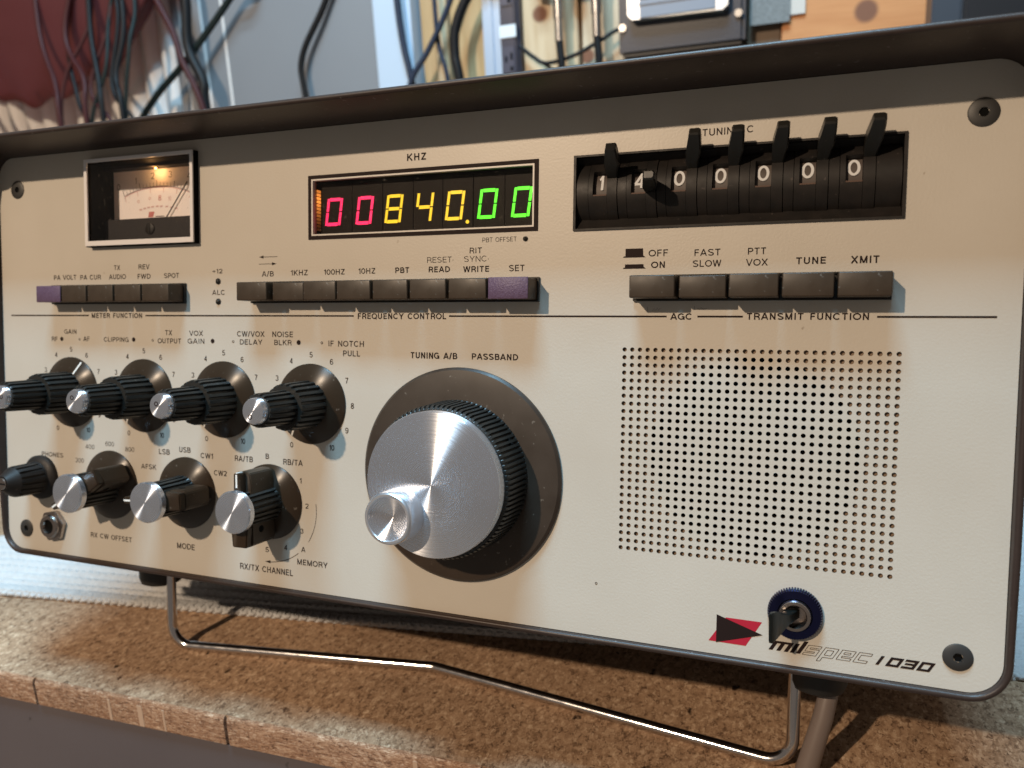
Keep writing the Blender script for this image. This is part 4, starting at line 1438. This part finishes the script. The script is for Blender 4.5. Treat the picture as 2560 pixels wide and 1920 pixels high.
# ---------------- wall
WY = 640.0
def wood_mat(name, c0, c1, knots=(), knot_r=9.0, knot_col=(0.20, 0.075, 0.035), grain='z', rough=0.6):
    mt = bpy.data.materials.new(name)
    mt.use_nodes = True
    nt = mt.node_tree
    b = nt.nodes['Principled BSDF']
    b.inputs['Roughness'].default_value = rough
    tc = nd(nt, 'ShaderNodeTexCoord')
    mp = nd(nt, 'ShaderNodeMapping')
    mp.inputs['Scale'].default_value = (1, 1, 0.09) if grain == 'z' else (0.09, 1, 1)
    nt.links.new(tc.outputs['Object'], mp.inputs['Vector'])
    n = nd(nt, 'ShaderNodeTexNoise'); n.inputs['Scale'].default_value = 110; n.inputs['Detail'].default_value = 5; n.inputs['Distortion'].default_value = .6
    nt.links.new(mp.outputs[0], n.inputs['Vector'])
    r = nd(nt, 'ShaderNodeValToRGB')
    r.color_ramp.elements[0].position = .3; r.color_ramp.elements[0].color = (*c0, 1)
    r.color_ramp.elements[1].position = .7; r.color_ramp.elements[1].color = (*c1, 1)
    nt.links.new(n.outputs['Fac'], r.inputs['Fac'])
    col = r.outputs['Color']
    for (kx, kz, kr) in knots:
        vd = nd(nt, 'ShaderNodeVectorMath', operation='MULTIPLY'); vd.inputs[1].default_value = (1, 0, 1)
        nt.links.new(tc.outputs['Object'], vd.inputs[0])
        vs2 = nd(nt, 'ShaderNodeVectorMath', operation='DISTANCE'); vs2.inputs[1].default_value = (kx * MM, 0, kz * MM)
        nt.links.new(vd.outputs[0], vs2.inputs[0])
        mr = nd(nt, 'ShaderNodeMapRange'); mr.inputs['From Min'].default_value = kr * MM * .75; mr.inputs['From Max'].default_value = kr * MM * 1.1; mr.inputs['To Min'].default_value = 1; mr.inputs['To Max'].default_value = 0
        nt.links.new(vs2.outputs['Value'], mr.inputs['Value'])
        mx = nd(nt, 'ShaderNodeMix', data_type='RGBA'); mx.inputs['B'].default_value = (*knot_col, 1)
        nt.links.new(mr.outputs['Result'], mx.inputs['Factor']); nt.links.new(col, mx.inputs['A'])
        col = mx.outputs['Result']
    nt.links.new(col, b.inputs['Base Color'])
    return mt

bm = bmesh.new(); WB(bm, -2200, 1500, WY, WY + 20, -900, 1500)
o = free('wall', bm, wood_mat('brown_plywood_wall', (0.16, 0.10, 0.06), (0.22, 0.14, 0.085)), (0, WY, -900)); tag(o, 'brown plywood wall behind the bench', 'wall', kind='structure')

def board(name, x0, x1, y0, y1, z0, z1, mat, label, cat, group=None, bev=1.5):
    bm = bmesh.new(); WB(bm, x0, x1, y0, y1, z0, z1, bev)
    o = free(name, bm, mat, ((x0 + x1) / 2, (y0 + y1) / 2, z0))
    return tag(o, label, cat, group)

# grey cabinet side and the white board beside it
M['greymetal'] = principled('blue_grey_sheet', (0.20, 0.205, 0.22), 0.5, noise=(5, .6, (0.235, 0.24, 0.25)))
board('grey_panel', -640, -331, 606, 632, 0, 760, M['greymetal'], 'smooth grey metal panel standing on the left of the wall', 'panel')
board('white_board', -330, -281, 590, 630, 0, 760, principled('white_laminate', (0.52, 0.60, 0.70), 0.35), 'narrow white board standing between the grey panel and the studs', 'board', bev=6)
# pine studs
for i, (x0, x1, y, c0, c1) in enumerate(((-277, -258, 612, (0.42, 0.25, 0.11), (0.55, 0.36, 0.18)), (-256, -242, 606, (0.60, 0.45, 0.27), (0.68, 0.53, 0.34)), (-240, -193, 614, (0.46, 0.29, 0.13), (0.60, 0.41, 0.21)))):
    board('wood_batten', x0, x1, y, 636, 0, 760, wood_mat('pine_batten', c0, c1),
          ('thin brown wooden batten beside the white board', 'narrow pale wooden batten behind the crossing blue cables', 'wider wooden batten left of the power strip')[i], 'batten')
board('pine_board', -146, -84, 600, 636, 0, 760, wood_mat('pale_pine', (0.58, 0.40, 0.23), (0.70, 0.53, 0.34), ((-11, 430.6, 9), (20, 300, 8))), 'pale pine board with a round knot right of the power strip', 'board')
board('pine_board', -80, -34, 604, 636, 0, 760, wood_mat('pale_pine', (0.56, 0.40, 0.25), (0.70, 0.55, 0.38), ((-18, 382.5, 8.5),)), 'narrow pine board with a red brown knot left of the foot pedal', 'board')
board('dark_batten', -156, -146.5, 596, 630, 0, 760, wood_mat('dark_stained', (0.05, 0.03, 0.02), (0.09, 0.055, 0.035)), 'dark stained batten along the right of the power strip', 'batten')
board('brown_post', 92, 124, 604, 636, 0, 760, wood_mat('brown_post', (0.15, 0.10, 0.065), (0.20, 0.14, 0.09)), 'brown wooden post between the foot pedal and the orange board', 'post')
board('orange_board', 124.6, 256, 598, 636, 0, 760, wood_mat('orange_pine', (0.52, 0.20, 0.065), (0.62, 0.27, 0.10), ((10, 391.5, 11), (-30, 345, 6)), grain='x'), 'orange pine board with one dark knot on the right of the wall', 'board')
# black cabinet at the far right
bx = thing('black_cabinet', (340, 560, 0), 'black box with a blue grey edge at the far right of the wall', 'cabinet')
bm = bmesh.new(); WB(bm, 275, 520, 545, 630, 0, 760, 2); free('front', bm, principled('black_cabinet_paint', (0.012, 0.013, 0.016), .35), (340, 560, 0), bx)
bm = bmesh.new(); WB(bm, 251, 274.8, 550, 630, 0, 760, 2); free('side_strip', bm, principled('blue_grey_strip', (0.035, 0.045, 0.06), .4), (340, 560, 0), bx)
# paper sheets pinned over the post
pp = thing('paper_note', (118, 590, 392), 'printed grey and white paper notes pinned beside the foot pedal', 'paper')
bm = bmesh.new(); WB(bm, 95, 132, 592, 592.6, 390, 560); free('grey_sheet', bm, principled('grey_printed_paper', (0.22, 0.225, 0.22), .7, noise=(400, .3, (0.15, 0.155, 0.15))), (118, 590, 392), pp)
bm = bmesh.new(); WB(bm, 118, 146, 595, 595.6, 396, 560); free('white_sheet', bm, principled('cream_paper', (0.62, 0.55, 0.48), .8), (118, 590, 392), pp)

# power strip
ps = thing('power_strip', (-170, 585, 20), 'blue grey metal power strip with black outlets standing on the wall', 'power strip')
bm = bmesh.new(); WB(bm, -191, -162, 590, 618, 20, 700, 3); WB(bm, -183, -177, 588, 591, 20, 700, 1); free('channel', bm, principled('pale_blue_aluminium', (0.36, 0.46, 0.60), .35, metal=.3), (-170, 585, 20), ps)
bm = bmesh.new(); WB(bm, -162, -148, 592, 612, 20, 700, 1.5); WB(bm, -168, -150, 586, 594, 20, 700, 1.5); free('outlet_face', bm, principled('navy_black_plastic', (0.030, 0.034, 0.055), .3), (-170, 585, 20), ps)
bm = bmesh.new(); WB(bm, -168.6, -149.4, 585, 586.5, 408, 421, .3); free('white_label', bm, principled('white_label', (0.75, 0.78, 0.80), .5), (-170, 585, 20), ps)
for zc in (386, 336, 455):
    bm = bmesh.new()
    WB(bm, -165.8, -151.8, 584.6, 587, zc - 15, zc + 13, .8)
    o = free('outlet', bm, principled('outlet_plastic', (0.05, 0.055, 0.085), .3), (-170, 585, 20), ps)
    bm = bmesh.new()
    WB(bm, -163.0, -160.6, 584.2, 585.2, zc - 3, zc + 3); WB(bm, -156.6, -154.2, 584.2, 585.2, zc - 1, zc + 6); WB(bm, -157.2, -153.8, 584.2, 585.2, zc - 12, zc - 8)
    s = finish('slot', bm, M['void'], o, None, 0); s.location = (0.170, -0.585, -0.020)

# hanging audio connectors with their cables
M['silverplug'] = principled('silver_connector', (0.60, 0.60, 0.60), .25, metal=1.0)
M['cable'] = principled('black_cable', (0.007, 0.007, 0.008), .5, spec=.25)
M['bluecable'] = principled('dark_blue_cable', (0.018, 0.027, 0.050), .5, spec=.3)
M['redcable'] = principled('dark_red_cable', (0.055, 0.012, 0.012), .5, spec=.25)
M['greencable'] = principled('dark_green_cable', (0.009, 0.016, 0.015), .5, spec=.25)
def connector(x, zb, label):
    t_ = thing('audio_plug', (x, 575, zb - 120), label, 'plug', 'silver plugs hanging on the wall')
    bm = bmesh.new()
    for r0, z0, z1 in ((4.6, zb, zb + 22), (5.6, zb + 22, zb + 44), (6.4, zb + 46, zb + 62), (5.2, zb + 62, zb + 110)):
        sweep(bm, [(x, 578, z0), (x, 578, (z0 + z1) / 2), (x, 578, z1)], r0, 16)
    free('plug_body', bm, M['silverplug'], (x, 575, zb - 120), t_)
    bm = bmesh.new(); sweep(bm, spline([(x, 578, zb + 2), (x + 2, 577, zb - 40), (x - 3, 580, zb - 120), (x + 4, 590, zb - 300)], 6), 4.0, 10)
    free('cable', bm, M['cable'], (x, 575, zb - 120), t_)
connector(-98, 396, 'silver audio plug hanging in front of the pale pine board')
connector(-57, 396, 'silver audio plug hanging beside the foot pedal')
bm = bmesh.new()
for x in (-118, -80):
    sweep(bm, [(x, 586, 446), (x, 586, 462), (x, 586, 480)], 8, 14)
o = free('blue_knob_cap', bm, principled('blue_plastic', (0.05, 0.10, 0.45), .4), (-100, 586, 446)); tag(o, 'pair of blue caps at the top of the pale pine board', 'cap')

# loose cables: each one a thing
def cable(pts, r, mat, label, name='cable'):
    pts = list(pts)
    a_, z_ = pts[0], pts[-1]
    if a_[2] > 470: pts = [(a_[0] + (a_[0] - pts[1][0]) * .4, min(a_[1] + 15, 596), 830)] + pts
    if z_[2] < 310: pts = pts + [(z_[0] + (z_[0] - pts[-2][0]) * .3, z_[1], r + 40), (z_[0] + 30, z_[1] - 30, r + .5), (z_[0] + 90, z_[1] - 45, r + .5)]
    bm = bmesh.new(); sweep(bm, spline(pts, 9), r, 12)
    o = free(name, bm, M[mat], pts[0], None, 60); tag(o, label, 'cable', None)
cable([(-340, 600, 580), (-392, 596, 480), (-431, 592, 420), (-432, 592, 372), (-420, 594, 250)], 3.8, 'cable', 'black cable bowing down over the grey panel')
cable([(-480, 585, 540), (-522, 585, 497), (-596, 580, 434), (-659, 580, 392), (-700, 580, 350), (-740, 580, 260)], 4.2, 'greencable', 'dark green cable running from the top right down to the left behind the radio')
cable([(-590, 575, 560), (-583, 575, 505), (-586, 572, 445), (-568, 570, 402), (-568, 568, 372), (-556, 568, 260)], 6.5, 'cable', 'thick black cable hanging in front of the white blind')
cable([(-650, 565, 560), (-624, 565, 511), (-599, 563, 463), (-588, 560, 428), (-566, 560, 372), (-545, 560, 250)], 4.2, 'redcable', 'dark red cable crossing the thick black cable')
cable([(-293, 585, 560), (-291, 584, 466), (-287, 584, 416), (-279, 584, 369), (-270, 590, 240)], 3.8, 'bluecable', 'dark blue cable hanging along the white board')
cable([(-200, 590, 530), (-225, 588, 458), (-255, 584, 407), (-280, 580, 371), (-300, 584, 300)], 3.2, 'bluecable', 'blue cable slanting down across the wooden battens')
cable([(-249, 594, 560), (-248, 592, 461), (-246, 592, 411), (-237, 592, 368), (-236, 598, 240)], 2.6, 'bluecable', 'straight blue cable hanging over the pale batten')
cable([(-150, 584, 500), (-196, 582, 462), (-217, 580, 428), (-221, 580, 398), (-217, 580, 368), (-205, 585, 250)], 5.4, 'cable', 'thick black cable curving past the left of the power strip')
cable([(-146, 588, 398), (-130, 585, 385), (-115, 584, 377), (-84, 582, 381), (-57, 584, 392), (-37, 588, 402), (-15, 592, 405)], 2.2, 'cable', 'thin black cable sagging across the pine boards')
cable([(-118, 586, 377), (-100, 586, 360), (-86, 588, 330), (-80, 590, 250)], 2.0, 'cable', 'thin black cable dropping from the sagging cable')

# foot pedal hung on the wall
fp = thing('foot_pedal', (30, 560, 372), 'black foot pedal with a ribbed silver tread plate hung on the wall', 'pedal')
bm = bmesh.new(); WB(bm, -33, 92, 572, 598, 372, 560, 4); free('housing', bm, principled('black_crackle_paint', (0.018, 0.022, 0.033), .4, bump=(500, .4, .3)), (30, 560, 372), fp)
bm = bmesh.new(); WB(bm, -33, 92, 590, 598.5, 356, 372, 1); free('base_plate', bm, M['rubber'], (30, 560, 372), fp)
bm = bmesh.new()
pl = [(-22, 560), (-20.5, 408), (-16, 403.5), (72, 402), (77, 406), (80, 560)]
a_ = [bm.verts.new((x, 560, z)) for x, z in pl]; b_ = [bm.verts.new((x, 571.5, z)) for x, z in pl]
bm.faces.new(a_); bm.faces.new(list(reversed(b_)))
for i in range(6):
    bm.faces.new((a_[i], a_[(i + 1) % 6], b_[(i + 1) % 6], b_[i]))
free('tread_plate', bm, principled('pale_brushed_plate', (0.60, 0.65, 0.70), .3, metal=.7), (30, 560, 372), fp)
bm = bmesh.new()
for k in range(24):
    z = 415 + 6.0 * k
    WB(bm, -9, 66, 557.2, 559.9, z, z + 3.6, .6)
WB(bm, -8, 65, 558.2, 560.4, 404, 560)
free('tread_ribs', bm, principled('grey_ribbed_rubber', (0.20, 0.23, 0.28), .4), (30, 560, 372), fp)
bm = bmesh.new()
for x in (-28, 86):
    sweep(bm, [(x, 569, 399), (x, 571, 399), (x, 573, 399)], 3.6, 16)
free('hex_bolt', bm, M['silverplug'], (30, 560, 372), fp)
bm = bmesh.new(); sweep(bm, [(28, 555.8, 431), (28, 556.6, 431), (28, 558, 431)], 3.2, 16)
free('plate_screw', bm, M['silverplug'], (30, 560, 372), fp)

# white vertical slats at the left, dark red bag hanging over them
M['slat'] = principled('white_pvc_slat', (0.74, 0.72, 0.70), .5)
vb = thing('vertical_blind', (-760, 660, 0), 'white vertical slat blind behind the dark red bag', 'blind')
for k in range(14):
    x = -1010 + 34.0 * k
    bm = bmesh.new()
    rows = []
    for i in range(9):
        t_ = i / 8
        q = (x + 29 * t_, 612 - 9 * math.sin(math.pi * t_) + 6 * t_)
        rows.append([bm.verts.new((q[0], q[1], 10)), bm.verts.new((q[0], q[1], 760)), bm.verts.new((q[0], q[1] + 1.2, 760)), bm.verts.new((q[0], q[1] + 1.2, 10))])
    for p, q in zip(rows[:-1], rows[1:]):
        for c in range(4):
            bm.faces.new((p[c], p[(c + 1) % 4], q[(c + 1) % 4], q[c]))
    bm.faces.new(rows[0]); bm.faces.new(list(reversed(rows[-1])))
    free('slat', bm, M['slat'], (-760, 660, 0), vb, 40)

mt = principled('dark_red_film', (0.115, 0.026, 0.027), 0.45, trans=0.0, noise=(7, .7, (0.16, 0.045, 0.045)))
_nt = mt.node_tree
_mx = nd(_nt, 'ShaderNodeMixShader'); _mx.inputs[0].default_value = 0.68
_tr = nd(_nt, 'ShaderNodeBsdfTransparent'); _tr.inputs[0].default_value = (0.75, 0.40, 0.38, 1)
_nt.links.new(_tr.outputs[0], _mx.inputs[1]); _nt.links.new(_nt.nodes['Principled BSDF'].outputs[0], _mx.inputs[2])
_nt.links.new(_mx.outputs[0], _nt.nodes['Material Output'].inputs[0])
bm = bmesh.new()
bmesh.ops.create_uvsphere(bm, u_segments=96, v_segments=64, radius=1.0)
from mathutils import noise as mnoise
for v in bm.verts:
    c = v.co.copy()
    w_ = mnoise.noise(c * 1.7) * .10 + mnoise.noise(c * 5.0) * .02
    c *= 1 + w_
    low = max(0, -c.z)
    v.co = Vector((c.x * 265 * (1 - .12 * low), c.y * 38, c.z * 185 + 4 * math.sin(c.x * 22) * low))
bmesh.ops.translate(bm, vec=(-832, 562, 588), verts=bm.verts[:])
o = free('plastic_bag', bm, mt, (-815, 510, 380), None, 60); tag(o, 'crumpled dark red plastic bag hanging at the upper left in front of the slats', 'bag')

# thin coloured leads under the bag
M['redlead'] = principled('red_lead', (0.45, 0.03, 0.03), .4)
M['whitelead'] = principled('white_lead', (0.70, 0.66, 0.68), .4)
M['bluelead'] = principled('pale_blue_lead', (0.25, 0.28, 0.38), .4)
M['yellow'] = principled('yellow_plastic', (0.62, 0.50, 0.03), .4)
for x, mat, lb in ((-985, 'redlead', 'red lead hanging at the far left edge'), (-955, 'bluelead', 'pale blue lead hanging beside the red lead at the far left'), (-930, 'redlead', 'second red lead, between the pale blue lead and the slats'), (-905, 'whitelead', 'white lead hanging left of the slats')):
    cable([(x - 60, 540, 600), (x - 30, 520, 480), (x - 12, 512, 420), (x + 14, 510, 375), (x + 30, 512, 320), (x + 34, 520, 200)], 3.6, mat, lb, 'lead')
for x, mat, lb in ((-700, 'redcable', 'dark red lead hanging below the right side of the bag'), (-672, 'cable', 'black lead hanging below the right end of the bag'), (-745, 'redcable', 'dark red lead hanging below the middle of the bag'), (-640, 'cable', 'black lead beside the right end of the bag')):
    cable([(x + random.uniform(-60, 70), 540, 640), (x + random.uniform(-30, 10), 520, 480), (x + random.uniform(-4, 8), 505, 410), (x + 8, 496, 370), (x + 4, 495, 250)], 3.4, mat, lb, 'lead')
tang = (('cable', 'black', (-715, 392), (-690, 350)), ('redcable', 'dark red', (-690, 400), (-655, 352)), ('greencable', 'dark green', (-660, 420), (-690, 350)), ('cable', 'black', (-655, 398), (-618, 350)), ('redcable', 'dark red', (-730, 415), (-740, 350)), ('greencable', 'dark green', (-618, 440), (-632, 350)))
ways = ('looped under the bag beside the yellow clip', 'slanting right under the bag', 'slanting left under the right end of the bag', 'slanting right at the right end of the bag', 'nearest the yellow clip', 'hanging between the bag and the white slats')
for (mat, col_, a_, b_), w_ in zip(tang, ways):
    cable([(a_[0] + random.uniform(-60, 90), 548, 640), (a_[0] + random.uniform(-30, 45), 530, 500), (a_[0], 508, a_[1]), (b_[0], 500, b_[1]), (b_[0] + 12, 505, 260)], 2.4, mat, 'thin ' + col_ + ' lead ' + w_, 'lead')
yp = thing('clip_lead', (-822, 430, 350), 'yellow clip on a thin yellow wire below the bag', 'clip')
bm = bmesh.new(); sweep(bm, [(-800, 430, 395), (-792, 430, 372), (-786, 430, 350)], [3, 6.5, 5.5], 10); free('clip', bm, M['yellow'], (-822, 430, 350), yp)
bm = bmesh.new(); sweep(bm, spline([(-800, 430, 395), (-806, 430, 425), (-812, 436, 455)], 6), 1.6, 8); free('wire', bm, M['yellow'], (-822, 430, 350), yp)
